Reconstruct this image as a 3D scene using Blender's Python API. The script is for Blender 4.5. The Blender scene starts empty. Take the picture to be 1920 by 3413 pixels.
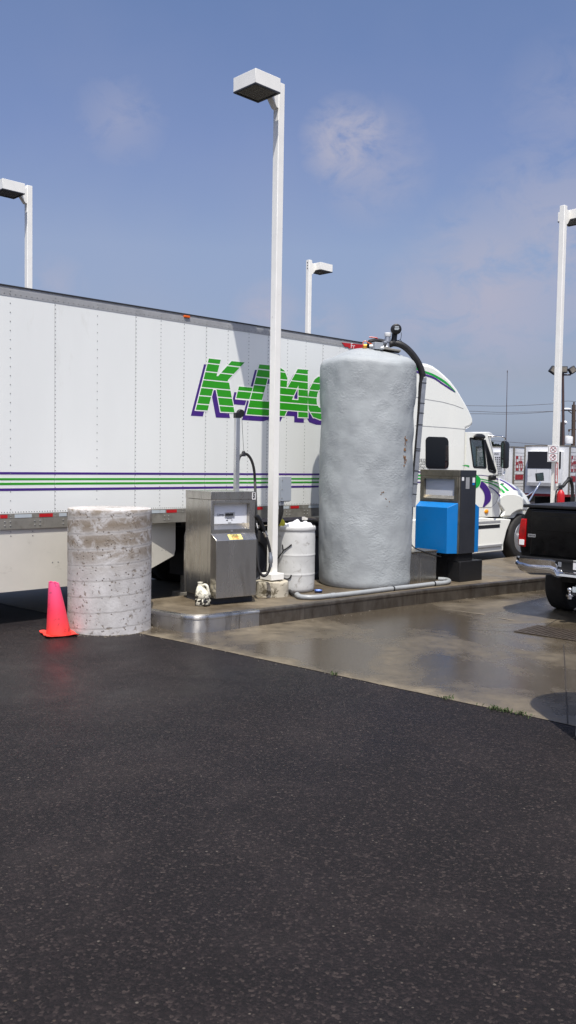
import bpy, bmesh, math, random
from math import sin, cos, pi, radians, sqrt, atan2
from mathutils import Vector as V, Matrix, noise
from mathutils.geometry import tessellate_polygon
from mathutils.bvhtree import BVHTree
random.seed(7)
SC = bpy.context.scene
COL = SC.collection

# ------------------------------------------------------------------ camera model
FPX, CX, CY, H = 2950., 960., 1706.5, 2.04
PT, RO = radians(3.16), radians(.91)
FW = V((0, cos(PT), -sin(PT))); U0 = V((0, sin(PT), cos(PT))); XA = V((1, 0, 0))
RT = cos(RO)*XA + sin(RO)*U0; UP = -sin(RO)*XA + cos(RO)*U0
CAM = V((0, 0, H))
def ray(px, py): return FW + RT*((px-CX)/FPX) - UP*((py-CY)/FPX)
def gp(px, py, z=0.):
    d = ray(px, py); return CAM + d*((z-H)/d.z)
def atd(px, py, Y):
    d = ray(px, py); return CAM + d*(Y/d.y)
class Fr:
    """a thing's own frame: x along heading, y to the left of it, z up"""
    def __init__(s, o, ang):
        s.o = V((o[0], o[1], 0)); a = radians(ang); s.a = a
        s.t = V((sin(a), cos(a), 0)); s.n = V((-cos(a), sin(a), 0)); s.rz = pi/2-a
    def pl(s, px, py, y=0.):
        d = ray(px, py); k = ((s.o-CAM).dot(s.n)+y)/d.dot(s.n); p = CAM+d*k
        return ((p-s.o).dot(s.t), p.z)
    def plx(s, px, py, x=0.):
        d = ray(px, py); k = ((s.o-CAM).dot(s.t)+x)/d.dot(s.t); p = CAM+d*k
        return ((p-s.o).dot(s.n), p.z)
    def p3(s, px, py, y=0.):
        a = s.pl(px, py, y); return V((a[0], y, a[1]))
    def loc(s, p): return V(((p-s.o).dot(s.t), (p-s.o).dot(s.n), p.z))
    def w(s, x, y, z=0.): return s.o+s.t*x+s.n*y+V((0, 0, z))
    def cam_ray(s, px, py):
        d = ray(px, py); return s.loc(CAM), V((d.dot(s.t), d.dot(s.n), d.z)).normalized()

# ------------------------------------------------------------------ mesh helpers
def smooth_path(pts, n=6):
    pts = [V(p) for p in pts]
    if len(pts) < 3: return pts
    out = []; P = [pts[0]*2-pts[1]]+pts+[pts[-1]*2-pts[-2]]
    for i in range(1, len(P)-2):
        a, b, c, d = P[i-1], P[i], P[i+1], P[i+2]
        for k in range(n):
            t = k/n
            out.append(.5*((2*b)+(c-a)*t+(2*a-5*b+4*c-d)*t*t+(3*b-a-3*c+d)*t**3))
    out.append(pts[-1]); return out
class MB:
    def __init__(s): s.v = []; s.f = []
    def add(s, vs, fs):
        o = len(s.v); s.v += [V(q) for q in vs]; s.f += [tuple(i+o for i in f) for f in fs]; return s
    def box(s, x0, x1, y0, y1, z0, z1, M=None):
        vs = [V((x, y, z)) for x in (x0, x1) for y in (y0, y1) for z in (z0, z1)]
        if M: vs = [M @ q for q in vs]
        return s.add(vs, [(0, 1, 3, 2), (4, 6, 7, 5), (0, 4, 5, 1), (2, 3, 7, 6), (0, 2, 6, 4), (1, 5, 7, 3)])
    def loft(s, rings, cap=True):
        n = len(rings[0]); vs = [q for r in rings for q in r]; fs = []
        for i in range(len(rings)-1):
            for j in range(n):
                k = (j+1) % n; fs.append((i*n+j, i*n+k, (i+1)*n+k, (i+1)*n+j))
        if cap: fs += [tuple(range(n))[::-1], tuple(range((len(rings)-1)*n, len(rings)*n))]
        return s.add(vs, fs)
    def prism(s, poly, c0, c1, ax='y'):
        g = (lambda a, b, c: (a, c, b)) if ax == 'y' else ((lambda a, b, c: (c, a, b)) if ax == 'x' else (lambda a, b, c: (a, b, c)))
        return s.loft([[V(g(a, b, c)) for a, b in poly] for c in (c0, c1)])
    def plate(s, outer, holes, c0, c1, ax='y'):
        g = (lambda a, b, c: (a, c, b)) if ax == 'y' else ((lambda a, b, c: (c, a, b)) if ax == 'x' else (lambda a, b, c: (a, b, c)))
        loops = [outer]+holes
        flat = [q for l in loops for q in l]; tri = tessellate_polygon([[V((a, b, 0)) for a, b in l] for l in loops])
        n = len(flat); vs = [g(a, b, c0) for a, b in flat]+[g(a, b, c1) for a, b in flat]
        fs = [tuple(t) for t in tri]+[tuple(i+n for i in t)[::-1] for t in tri]; o = 0
        for l in loops:
            m = len(l)
            for i in range(m):
                j = (i+1) % m; fs.append((o+i, o+j, o+j+n, o+i+n))
            o += m
        return s.add(vs, fs)
    def tube(s, pts, r, n=8, cap=True):
        pts = [V(p) for p in pts]; rs = r if isinstance(r, (list, tuple)) else [r]*len(pts)
        rings = []; t = (pts[1]-pts[0]).normalized()
        u = t.cross(V((0, 0, 1)) if abs(t.z) < .9 else V((1, 0, 0))).normalized()
        for i, p in enumerate(pts):
            a = pts[max(i-1, 0)]; b = pts[min(i+1, len(pts)-1)]; t = (b-a).normalized()
            u = (u-t*u.dot(t)).normalized(); w = t.cross(u)
            rings.append([p+(u*cos(2*pi*k/n)+w*sin(2*pi*k/n))*rs[i] for k in range(n)])
        return s.loft(rings, cap)
    def lathe(s, prof, n=24, c=(0, 0, 0), ax='z', cap=True):
        c = V(c); rings = []
        for r, h in prof:
            ring = []
            for k in range(n):
                a, b = r*cos(2*pi*k/n), r*sin(2*pi*k/n)
                ring.append(c+(V((a, b, h)) if ax == 'z' else (V((a, h, b)) if ax == 'y' else V((h, a, b)))))
            rings.append(ring)
        return s.loft(rings, cap)
    def ball(s, c, r, n=10, sq=(1, 1, 1)):
        c = V(c); rings = []
        for i in range(1, n):
            th = pi*i/n
            rings.append([c+V((sq[0]*r*sin(th)*cos(2*pi*k/(2*n)), sq[1]*r*sin(th)*sin(2*pi*k/(2*n)), -sq[2]*r*cos(th))) for k in range(2*n)])
        return s.loft(rings)
    def build(s, name, mat, parent=None, bevel=0, seg=2, ang=35, loc=None, recalc=True):
        bm = bmesh.new(); vs = [bm.verts.new(q) for q in s.v]
        for f in s.f:
            try: bm.faces.new([vs[i] for i in f])
            except ValueError: pass
        if recalc: bmesh.ops.recalc_face_normals(bm, faces=bm.faces)
        me = bpy.data.meshes.new(name); bm.to_mesh(me); bm.free()
        if ang: 
            me.polygons.foreach_set('use_smooth', [True]*len(me.polygons)); me.set_sharp_from_angle(angle=radians(ang))
        me.materials.append(mat)
        o = bpy.data.objects.new(name, me); COL.objects.link(o)
        if parent: o.parent = parent
        if loc: o.location = loc
        if bevel:
            m = o.modifiers.new('edge', 'BEVEL'); m.width = bevel; m.segments = seg; m.limit_method = 'ANGLE'; m.angle_limit = radians(40)
            m.harden_normals = False
        return o
def tag(o, label=None, cat=None, group=None, kind=None):
    if label: o['label'] = label
    if cat: o['category'] = cat
    if group: o['group'] = group
    if kind: o['kind'] = kind
    return o
def thing(name, label, cat, loc, rz=0, group=None):
    o = bpy.data.objects.new(name, None); COL.objects.link(o); o.location = loc; o.rotation_euler = (0, 0, rz)
    o.empty_display_size = .2
    return tag(o, label, cat, group)
def copy_tree(o, parent=None):
    c = o.copy(); COL.objects.link(c); c.parent = parent
    for ch in [q for q in bpy.data.objects if q.parent == o]: copy_tree(ch, c)
    return c
_txt = {}
def text_mb(mb, s, size, place, xs=1., align='CENTER', off=0.):
    """lettering as flat geometry; place(u,v) gives the 3D point"""
    cu = bpy.data.curves.new('t', 'FONT'); cu.body = s; cu.size = size; cu.align_x = align; cu.align_y = 'CENTER'; cu.offset = off
    ob = bpy.data.objects.new('t', cu); COL.objects.link(ob)
    me = ob.to_mesh(depsgraph=bpy.context.evaluated_depsgraph_get())
    if len(me.vertices) == 0:
        bpy.context.view_layer.update(); dg = bpy.context.evaluated_depsgraph_get(); ev = ob.evaluated_get(dg); me = ev.to_mesh()
    mb.add([place(q.co.x*xs, q.co.y) for q in me.vertices], [tuple(p.vertices) for p in me.polygons])
    bpy.data.objects.remove(ob)

# ------------------------------------------------------------------ materials
def lin(r, g, b):
    f = lambda c: (c/255/12.92 if c/255 <= .04045 else ((c/255+.055)/1.055)**2.4)
    return (f(r), f(g), f(b), 1)
class NT:
    def __init__(s, m):
        m.use_nodes = True; s.t = m.node_tree; s.n = s.t.nodes; s.l = s.t.links
        s.b = s.n.get('Principled BSDF')
    def new(s, ty, **k):
        q = s.n.new(ty)
        for a, b in k.items():
            if a.startswith('i_'): q.inputs[a[2:].replace('_', ' ')].default_value = b
            else: setattr(q, a, b)
        return q
    def link(s, a, b): s.l.new(a, b)
    def coords(s, kind='Object'): return s.new('ShaderNodeTexCoord').outputs[kind]
    def noise(s, vec, scale, detail=4, rough=.55, dist=0.):
        q = s.new('ShaderNodeTexNoise'); q.inputs['Scale'].default_value = scale; q.inputs['Detail'].default_value = detail
        q.inputs['Roughness'].default_value = rough; q.inputs['Distortion'].default_value = dist; s.link(vec, q.inputs['Vector']); return q.outputs['Fac']
    def ramp(s, fac, stops):
        q = s.new('ShaderNodeValToRGB'); e = q.color_ramp.elements
        while len(e) < len(stops): e.new(.5)
        for i, (p, c) in enumerate(stops):
            e[i].position = p; e[i].color = c if len(c) == 4 else (*c, 1)
        s.link(fac, q.inputs['Fac']); return q.outputs['Color']
    def mix(s, fac, a, b, mode='MIX'):
        q = s.new('ShaderNodeMix', data_type='RGBA', blend_type=mode)
        for v, i in ((fac, 0), (a, 6), (b, 7)):
            if hasattr(v, 'is_output') or hasattr(v, 'links'): s.link(v, q.inputs[i])
            else: q.inputs[i].default_value = v
        return q.outputs[2]
    def math(s, op, a, b=0.):
        q = s.new('ShaderNodeMath', operation=op)
        for i, v in enumerate((a, b)):
            if hasattr(v, 'links'): s.link(v, q.inputs[i])
            else: q.inputs[i].default_value = v
        return q.outputs[0]
    def scale(s, vec, sc):
        q = s.new('ShaderNodeMapping'); q.inputs['Scale'].default_value = sc; s.link(vec, q.inputs['Vector']); return q.outputs[0]
    def bump(s, h, strength, dist=.01, nrm=None):
        q = s.new('ShaderNodeBump'); q.inputs['Strength'].default_value = strength; q.inputs['Distance'].default_value = dist
        s.link(h, q.inputs['Height'])
        if nrm: s.link(nrm, q.inputs['Normal'])
        return q.outputs['Normal']
G = lambda v: (v, v, v, 1)
def mat(name, col, rough=.5, metal=0., var=.12, vs=3., bump=0., bs=60., dirt=None, ds=6., dlo=.55, dhi=.7, coat=0., spec=.5, stretch=None):
    m = bpy.data.materials.new(name); t = NT(m); b = t.b
    co = t.coords()
    if stretch: co = t.scale(co, stretch)
    c = tuple(col) if len(col) == 4 else (*col, 1)
    f = t.noise(co, vs, 5, .6)
    dk = tuple(x*(1-var) for x in c[:3])+(1,); lt = tuple(min(x*(1+var*.6), 1) for x in c[:3])+(1,)
    out = t.ramp(f, [(.3, dk), (.7, lt)])
    if dirt:
        g = t.noise(co, ds, 7, .68, .6)
        out = t.mix(t.ramp(g, [(dlo, G(0)), (dhi, G(1))]), out, (*dirt[:3], 1))
    t.link(out, b.inputs['Base Color'])
    rr = t.ramp(t.noise(co, vs*2.3, 3), [(.3, G(max(rough-.07, .02))), (.7, G(min(rough+.07, 1)))])
    t.link(rr, b.inputs['Roughness'])
    b.inputs['Metallic'].default_value = metal; b.inputs['Coat Weight'].default_value = coat; b.inputs['Coat Roughness'].default_value = .05
    b.inputs['Specular IOR Level'].default_value = spec
    if bump: t.link(t.bump(t.noise(co, bs, 4), bump), b.inputs['Normal'])
    return m
Mt = {}
Mt['trailer_white'] = mat('trailer_white', lin(236, 237, 232), .36, var=.035, vs=1.2, bump=.09, bs=2.2, dirt=lin(190, 186, 172), ds=1.6, dlo=.62, dhi=1.1, stretch=(1, 1, .28))
Mt['cab_white'] = mat('cab_white', lin(240, 240, 231), .22, var=.02, vs=1.5, coat=.6)
Mt['lamp_white'] = mat('lamp_white', lin(236, 234, 227), .42, var=.05, vs=4, dirt=lin(170, 165, 160), ds=9, dlo=.66, dhi=.85)
Mt['skirt'] = mat('skirt', lin(205, 201, 190), .5, var=.06, vs=2, dirt=lin(150, 145, 132), ds=5, dlo=.6, dhi=.9)
Mt['rail'] = mat('rail', lin(160, 160, 160), .48, metal=.2, var=.15, vs=6)
Mt['rail_dark'] = mat('rail_dark', lin(132, 129, 121), .5, metal=.2, var=.2, vs=5, dirt=lin(96, 90, 80), ds=8, dlo=.5, dhi=.8)
Mt['edge_dark'] = mat('edge_dark', lin(40, 40, 42), .6)
Mt['rivet'] = mat('rivet', lin(142, 142, 138), .45, metal=.3)  # grey base also carries the small shadows round the rivet heads
Mt['purple'] = mat('purple', lin(66, 32, 120), .35, var=.05)
Mt['green'] = mat('green', lin(42, 150, 22), .35, var=.05)
Mt['green2'] = mat('green2', lin(20, 165, 62), .3, var=.04)
Mt['red'] = mat('red', lin(178, 24, 30), .4, var=.1)
Mt['red_rail'] = mat('red_rail', lin(130, 18, 24), .5, var=.2)
Mt['silver_tape'] = mat('silver_tape', lin(178, 186, 190), .4, var=.1)
Mt['orange'] = mat('orange', lin(220, 95, 10), .3, var=.1)
Mt['amber'] = mat('amber', lin(235, 150, 20), .2, var=.1)
Mt['black'] = mat('black', lin(24, 24, 26), .5, var=.2)
Mt['rubber'] = mat('rubber', lin(30, 29, 30), .55, var=.25, vs=9)
Mt['tyre'] = mat('tyre', lin(40, 38, 37), .75, var=.25, vs=8, bump=.2, bs=40)
Mt['dark_under'] = mat('dark_under', lin(26, 25, 25), .8, var=.3)
Mt['chrome'] = mat('chrome', (.75, .75, .76), .12, metal=1., var=.05)
Mt['alu'] = mat('alu', (.62, .62, .62), .3, metal=.9, var=.1)
Mt['steel'] = mat('steel', lin(184, 179, 170), .25, metal=.95, var=.1, vs=3, bump=.03, bs=160, dirt=lin(120, 112, 98), ds=3, dlo=.58, dhi=.9, stretch=(1, 1, .25))
Mt['steel_old'] = mat('steel_old', lin(150, 143, 128), .42, metal=.85, var=.15, vs=4, dirt=lin(100, 92, 76), ds=5, dlo=.5, dhi=.8)
Mt['screen'] = mat('screen', lin(222, 224, 228), .25, var=.02)
Mt['screen_dull'] = mat('screen_dull', lin(205, 207, 212), .35, var=.02)
Mt['ink'] = mat('ink', lin(22, 22, 24), .5)
Mt['ink_red'] = mat('ink_red', lin(170, 40, 14), .5)
Mt['sticker'] = mat('sticker', lin(240, 222, 130), .4, var=.06)
Mt['sign_white'] = mat('sign_white', lin(225, 224, 224), .4, var=.04)
Mt['blue'] = mat('blue', lin(0, 112, 184), .5, var=.06, vs=2, dirt=lin(20, 95, 150), ds=6, dlo=.6, dhi=.9)
Mt['charcoal'] = mat('charcoal', lin(42, 44, 50), .55, var=.12)
Mt['lens'] = mat('lens', lin(62, 64, 62), .25, var=.2, vs=8)
Mt['grey_box'] = mat('grey_box', lin(150, 156, 162), .5, var=.06)
Mt['pvc'] = mat('pvc', lin(146, 149, 150), .4, var=.08, vs=8, dirt=lin(110, 108, 104), ds=10, dlo=.6, dhi=.8)
Mt['zinc'] = mat('zinc', lin(150, 154, 160), .42, metal=.6, var=.15, vs=10)
Mt['brass'] = mat('brass', lin(190, 140, 60), .4, metal=.8)
Mt['cap_white'] = mat('cap_white', lin(228, 228, 226), .4)
Mt['pickup_black'] = mat('pickup_black', lin(6, 6, 7), .16, var=.1, spec=.35)
Mt['plastic_black'] = mat('plastic_black', lin(20, 20, 22), .45, var=.1)
Mt['lamp_red'] = mat('lamp_red', lin(160, 8, 10), .1, var=.5, vs=9)
Mt['reefer_white'] = mat('reefer_white', lin(214, 215, 216), .5, var=.06, dirt=lin(150, 148, 145), ds=1.5, dlo=.55, dhi=.9)
Mt['grille_dark'] = mat('grille_dark', lin(22, 23, 30), .6)
Mt['grime'] = mat('grime', lin(118, 112, 102), .6, var=.3)
Mt['mast_brown'] = mat('mast_brown', lin(70, 52, 50), .6, var=.2)
Mt['wood_pole'] = mat('wood_pole', lin(76, 62, 54), .85, var=.25, vs=6)
Mt['cobra'] = mat('cobra', lin(222, 224, 226), .4)
Mt['wire'] = mat('wire', lin(60, 60, 68), .6)
Mt['bag'] = mat('bag', lin(214, 214, 217), .45, var=.03, bump=.25, bs=14)
Mt['yellow'] = mat('yellow', lin(180, 172, 20), .5, var=.15)
Mt['rust'] = mat('rust', lin(120, 88, 60), .8, var=.3, vs=30)
Mt['can_blue'] = mat('can_blue', lin(70, 90, 140), .3, metal=.6, var=.5, vs=30)
Mt['leaf'] = mat('leaf', lin(62, 78, 40), .7, var=.35, vs=20)
Mt['leaf_dark'] = mat('leaf_dark', lin(38, 48, 34), .8, var=.35, vs=3)
Mt['bark'] = mat('bark', lin(80, 66, 54), .9, var=.3)
Mt['pebble'] = mat('pebble', lin(126, 118, 106), .8, var=.3, vs=40)
Mt['seat'] = mat('seat', lin(70, 72, 74), .8)
Mt['erb_red'] = mat('erb_red', lin(150, 34, 42), .5, var=.1)
Mt['iron'] = mat('iron', lin(84, 74, 64), .5, metal=.5, var=.3, vs=14)

def m_glass(name, col, alpha):
    m = bpy.data.materials.new(name); t = NT(m); b = t.b
    b.inputs['Base Color'].default_value = col; b.inputs['Roughness'].default_value = .04; b.inputs['Alpha'].default_value = alpha
    f = t.noise(t.coords(), 4, 2); t.link(t.ramp(f, [(.3, G(.03)), (.7, G(.07))]), b.inputs['Roughness'])
    return m
Mt['glass'] = m_glass('glass', lin(46, 74, 70), .3)
Mt['glass_dark'] = m_glass('glass_dark', lin(10, 11, 13), 1.)

def m_asphalt():
    m = bpy.data.materials.new('asphalt'); t = NT(m); b = t.b; co = t.coords()
    big = t.noise(co, .7, 7, .62, .6); med = t.noise(co, 3.2, 8, .75, .4); fine = t.noise(co, 95, 4, .7)
    c = t.ramp(big, [(.36, lin(8, 5, 6)), (.5, lin(22, 17, 18)), (.64, lin(44, 38, 37))])
    c = t.mix(t.ramp(med, [(.38, G(.0)), (.62, G(.7))]), c, lin(15, 10, 12))
    vo = t.new('ShaderNodeTexVoronoi'); vo.inputs['Scale'].default_value = 75; t.link(co, vo.inputs['Vector'])
    sep = t.new('ShaderNodeSeparateColor'); t.link(vo.outputs['Color'], sep.inputs[0])
    cellv = t.ramp(sep.outputs[0], [(0, lin(2, 1, 2)), (.5, lin(18, 12, 14)), (.88, lin(40, 32, 32)), (1, lin(72, 62, 58))])
    c = t.mix(.5, c, cellv)
    core = t.ramp(vo.outputs['Distance'], [(.28, G(1)), (.42, G(0))])
    pick = t.ramp(sep.outputs[1], [(.98, G(0)), (.988, G(1))])
    stone = t.math('MULTIPLY', core, pick)
    stc = t.ramp(sep.outputs[2], [(0, lin(50, 44, 40)), (.85, lin(66, 59, 52)), (1, lin(86, 79, 72))])
    c = t.mix(stone, c, stc)
    vo2 = t.new('ShaderNodeTexVoronoi'); vo2.inputs['Scale'].default_value = 26; t.link(co, vo2.inputs['Vector'])
    sp2 = t.new('ShaderNodeSeparateColor'); t.link(vo2.outputs['Color'], sp2.inputs[0])
    st2 = t.math('MULTIPLY', t.ramp(vo2.outputs['Distance'], [(.12, G(1)), (.2, G(0))]), t.ramp(sp2.outputs[1], [(.94, G(0)), (.95, G(1))]))
    c = t.mix(st2, c, t.ramp(sp2.outputs[2], [(0, lin(60, 50, 42)), (1, lin(88, 81, 74))]))
    t.link(c, b.inputs['Base Color'])
    # wetter film near the bollard and cone, patchy elsewhere
    geo = t.new('ShaderNodeNewGeometry'); sub = t.new('ShaderNodeVectorMath', operation='DISTANCE'); t.link(geo.outputs['Position'], sub.inputs[0])
    sub.inputs[1].default_value = (-1.6, 8.6, 0)
    near = t.ramp(t.math('DIVIDE', sub.outputs['Value'], 6.), [(.1, G(1)), (.85, G(0))])
    wet = t.math('MULTIPLY', near, t.ramp(t.noise(co, .8, 4, .6, .5), [(.3, G(.35)), (.65, G(1))]))
    wet = t.math('ADD', wet, t.ramp(t.noise(co, .45, 3, .6), [(.5, G(0)), (.8, G(.35))]))
    rg = t.ramp(wet, [(0, G(.85)), (.5, G(.55)), (1, G(.3))]); t.link(rg, b.inputs['Roughness'])
    h = t.math('ADD', t.math('MULTIPLY', fine, .6), t.math('MULTIPLY', vo.outputs['Distance'], -.7))
    bp = t.new('ShaderNodeBump'); bp.inputs['Distance'].default_value = .009; t.link(h, bp.inputs['Height'])
    t.link(t.ramp(wet, [(0, G(.95)), (1, G(.3))]), bp.inputs['Strength']); t.link(bp.outputs['Normal'], b.inputs['Normal'])
    b.inputs['Specular IOR Level'].default_value = .3
    return m
def m_concrete(name, dry, wetc, wet_lo, wet_hi, sc=.5, rgh=(.75, .22), edge=None, under=None):
    m = bpy.data.materials.new(name); t = NT(m); b = t.b; co = t.coords()
    n1 = t.noise(co, sc, 6, .62, .5); n2 = t.noise(co, 5, 8, .75, .3); n3 = t.noise(co, 150, 3, .7); n4 = t.noise(t.scale(co, (1, 2.2, 1)), 14, 6, .7, .6)
    wet = t.ramp(n1, [(wet_lo, G(0)), (wet_hi, G(1))])
    if edge:   # the dry strip along the asphalt: distance from a line, broken up
        geo = t.new('ShaderNodeNewGeometry'); dt = t.new('ShaderNodeVectorMath', operation='DOT_PRODUCT'); t.link(geo.outputs['Position'], dt.inputs[0])
        dt.inputs[1].default_value = edge[:3]; dd = t.math('SUBTRACT', dt.outputs['Value'], edge[3])
        dd = t.math('ADD', dd, t.math('MULTIPLY', t.math('SUBTRACT', t.noise(co, 1.6, 6, .65), .5), 1.0))
        k = t.ramp(dd, [(-.0, G(.25)), (.2, G(1))]); wet = t.math('MULTIPLY', wet, k)
        d2 = t.new('ShaderNodeVectorMath', operation='DOT_PRODUCT'); t.link(geo.outputs['Position'], d2.inputs[0]); d2.inputs[1].default_value = under[:3]
        wet = t.math('MULTIPLY', wet, t.ramp(t.math('SUBTRACT', d2.outputs['Value'], under[3]), [(0, G(1)), (.3, G(.12))]))
    c = t.mix(wet, dry, wetc)
    c = t.mix(t.ramp(n2, [(.38, G(0)), (.72, G(.55))]), c, tuple(x*.5 for x in wetc[:3])+(1,))
    st = t.noise(t.scale(co, (1.1, 2.6, 1)), 1.7, 7, .72, 1.2)
    stf = t.ramp(st, [(.52, G(0)), (.7, G(.6))])
    if edge: stf = t.math('MULTIPLY', stf, k)
    c = t.mix(stf, c, tuple(x*.4 for x in wetc[:3])+(1,))
    c = t.mix(t.ramp(n4, [(.62, G(0)), (.7, G(.65))]), c, tuple(x*.3 for x in wetc[:3])+(1,))
    c = t.mix(t.ramp(n3, [(.35, G(0)), (.8, G(.3))]), c, tuple(min(x*1.25, 1) for x in dry[:3])+(1,))
    t.link(c, b.inputs['Base Color'])
    rr = t.math('ADD', wet, t.math('MULTIPLY', t.math('SUBTRACT', n2, .5), .7))
    t.link(t.ramp(rr, [(.0, G(rgh[0])), (1, G(rgh[1]))]), b.inputs['Roughness'])
    t.link(t.bump(n3, .15, .003), b.inputs['Normal'])
    return m
Mt['asphalt'] = m_asphalt()
Mt['island_top'] = m_concrete('island_top', lin(116, 105, 87), lin(82, 72, 58), .35, .6, 1.2, (.7, .3))

def m_bollard():
    m = bpy.data.materials.new('bollard_concrete'); t = NT(m); b = t.b; co = t.coords()
    sx = t.new('ShaderNodeSeparateXYZ'); t.link(co, sx.inputs[0])
    # spiral seams of the paper form
    at = t.math('ARCTAN2', sx.outputs[1], sx.outputs[0])
    s = t.math('ADD', t.math('MULTIPLY', sx.outputs[2], 1/.186), t.math('MULTIPLY', at, -1/(2*pi)))
    s = t.math('ADD', s, t.math('MULTIPLY', t.math('SUBTRACT', t.noise(co, 9, 3), .5), .09))
    fr = t.math('FRACT', s); seam = t.math('MULTIPLY', t.ramp(fr, [(0, G(1)), (.02, G(.75)), (.09, G(0)), (.93, G(0)), (1, G(1))]), t.ramp(t.noise(co, 12, 5, .7), [(.3, G(.35)), (.6, G(1))]))
    band = t.ramp(fr, [(.0, G(.0)), (.2, G(.75)), (.5, G(1)), (.85, G(.8)), (1, G(0))])
    up = t.ramp(t.math('DIVIDE', sx.outputs[2], 1.45), [(.45, G(0)), (.7, G(1))])
    stain = t.math('MULTIPLY', t.math('MULTIPLY', up, band), t.ramp(t.noise(t.scale(co, (1, 1, 1.3)), 4.2, 7, .7, .8), [(.36, G(0)), (.52, G(1))]))
    c = t.ramp(t.noise(co, 5, 6, .65), [(.3, lin(168, 164, 161)), (.7, lin(196, 193, 191))])
    nz_ = t.new('ShaderNodeNewGeometry'); sn_ = t.new('ShaderNodeSeparateXYZ'); t.link(nz_.outputs['True Normal'], sn_.inputs[0])
    stain = t.math('MULTIPLY', stain, t.ramp(sn_.outputs[2], [(.6, G(1)), (.8, G(.1))]))
    c = t.mix(t.math('MULTIPLY', stain, .9), c, lin(118, 104, 86))
    c = t.mix(t.math('MULTIPLY', seam, .6), c, lin(112, 106, 100))
    pits = t.math('MULTIPLY', t.ramp(t.noise(co, 17, 5, .6, .3), [(.585, G(0)), (.66, G(1))]), .75)
    c = t.mix(pits, c, lin(108, 95, 80))
    v = t.new('ShaderNodeTexVoronoi'); v.inputs['Scale'].default_value = 22; t.link(co, v.inputs['Vector'])
    vs = t.new('ShaderNodeSeparateColor'); t.link(v.outputs['Color'], vs.inputs[0])
    dots = t.math('MULTIPLY', t.ramp(v.outputs['Distance'], [(.1, G(1)), (.24, G(0))]), t.ramp(vs.outputs[0], [(.7, G(0)), (.74, G(1))]))
    c = t.mix(dots, c, lin(78, 66, 54))
    cr = t.ramp(t.noise(co, 4, 8, .75, 2.5), [(.49, G(0)), (.5, G(1)), (.51, G(0))])
    cr = t.math('MULTIPLY', cr, t.ramp(t.noise(co, 2.5, 2), [(.55, G(0)), (.62, G(.6))]))
    c = t.mix(cr, c, lin(96, 70, 62))
    t.link(c, b.inputs['Base Color']); b.inputs['Roughness'].default_value = .8
    h = t.math('SUBTRACT', t.noise(co, 40, 4), t.math('ADD', t.math('MULTIPLY', seam, .3), t.math('ADD', dots, pits)))
    t.link(t.bump(h, .5, .006), b.inputs['Normal'])
    return m
Mt['bollard'] = m_bollard()
def m_foam():
    m = bpy.data.materials.new('spray_foam'); t = NT(m); b = t.b; co = t.coords()
    c = t.ramp(t.noise(co, 2.2, 5, .6), [(.3, lin(150, 154, 156)), (.7, lin(161, 166, 167))])
    c = t.mix(t.ramp(t.noise(co, 26, 3, .6), [(.66, G(0)), (.76, G(.5))]), c, lin(120, 122, 124))
    t.link(c, b.inputs['Base Color']); b.inputs['Roughness'].default_value = .6; b.inputs['Specular IOR Level'].default_value = .3
    patch = t.ramp(t.noise(co, 1.9, 3, .5), [(.42, G(.08)), (.64, G(1))])
    h = t.math('MULTIPLY', t.noise(t.scale(co, (1, 1, 1.5)), 24, 3, .6, .4), patch)
    n = t.bump(h, .42, .02); n = t.bump(t.noise(t.scale(co, (1, 1, 1.4)), 5, 4), .12, .05, n)
    t.link(n, b.inputs['Normal']); return m
Mt['foam'] = m_foam()
def m_cone():
    m = bpy.data.materials.new('cone_plastic'); t = NT(m); b = t.b; co = t.coords()
    sx = t.new('ShaderNodeSeparateXYZ'); t.link(co, sx.inputs[0])
    c = t.ramp(sx.outputs[2], [(.02, (.76, .05, .035, 1)), (.3, (.76, .038, .085, 1)), (.62, (.76, .08, .22, 1))])
    c = t.mix(t.ramp(t.noise(t.scale(co, (1, 1, .6)), 13, 5, .7, 1.), [(.6, G(0)), (.68, G(.8))]), c, lin(82, 24, 22))
    t.link(c, b.inputs['Base Color']); b.inputs['Roughness'].default_value = .5; return m
Mt['cone'] = m_cone()
Mt['drum'] = mat('drum', lin(196, 196, 193), .45, var=.14, vs=4, dirt=lin(104, 94, 80), ds=5, dlo=.57, dhi=.72)
Mt['jug'] = mat('jug', lin(222, 218, 200), .4, var=.08, vs=10)
def m_jug():
    m = Mt['jug']; t = NT(m); b = t.b; co = t.coords(); sx = t.new('ShaderNodeSeparateXYZ'); t.link(co, sx.inputs[0])
    lo = t.ramp(sx.outputs[2], [(.1, G(1)), (.24, G(.15))])
    k = t.math('MULTIPLY', lo, t.ramp(t.noise(co, 22, 4, .65, .8), [(.44, G(0)), (.52, G(1))]))
    old = b.inputs['Base Color'].links[0].from_socket
    t.link(t.mix(k, old, lin(24, 20, 16)), b.inputs['Base Color'])
m_jug()
Mt['footing'] = mat('footing', lin(176, 168, 150), .8, var=.1, vs=6, dirt=lin(84, 76, 58), ds=9, dlo=.5, dhi=.6, bump=.3, bs=40)
def m_curb():
    m = mat('kerb_steel', lin(126, 119, 110), .45, metal=.6, var=.25, vs=4, dirt=lin(70, 60, 50), ds=4, dlo=.42, dhi=.7, stretch=(1, 1, .35))
    t = NT(m); b = t.b; co = t.coords(); old = b.inputs['Base Color'].links[0].from_socket
    r = t.ramp(t.noise(co, 5.5, 5, .7, .5), [(.68, G(0)), (.74, G(1))])
    t.link(t.mix(r, old, lin(140, 74, 34)), b.inputs['Base Color'])
    t.link(t.ramp(r, [(0, G(.85)), (1, G(0))]), b.inputs['Metallic'])
    return m
Mt['kerb_steel'] = m_curb()
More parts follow.
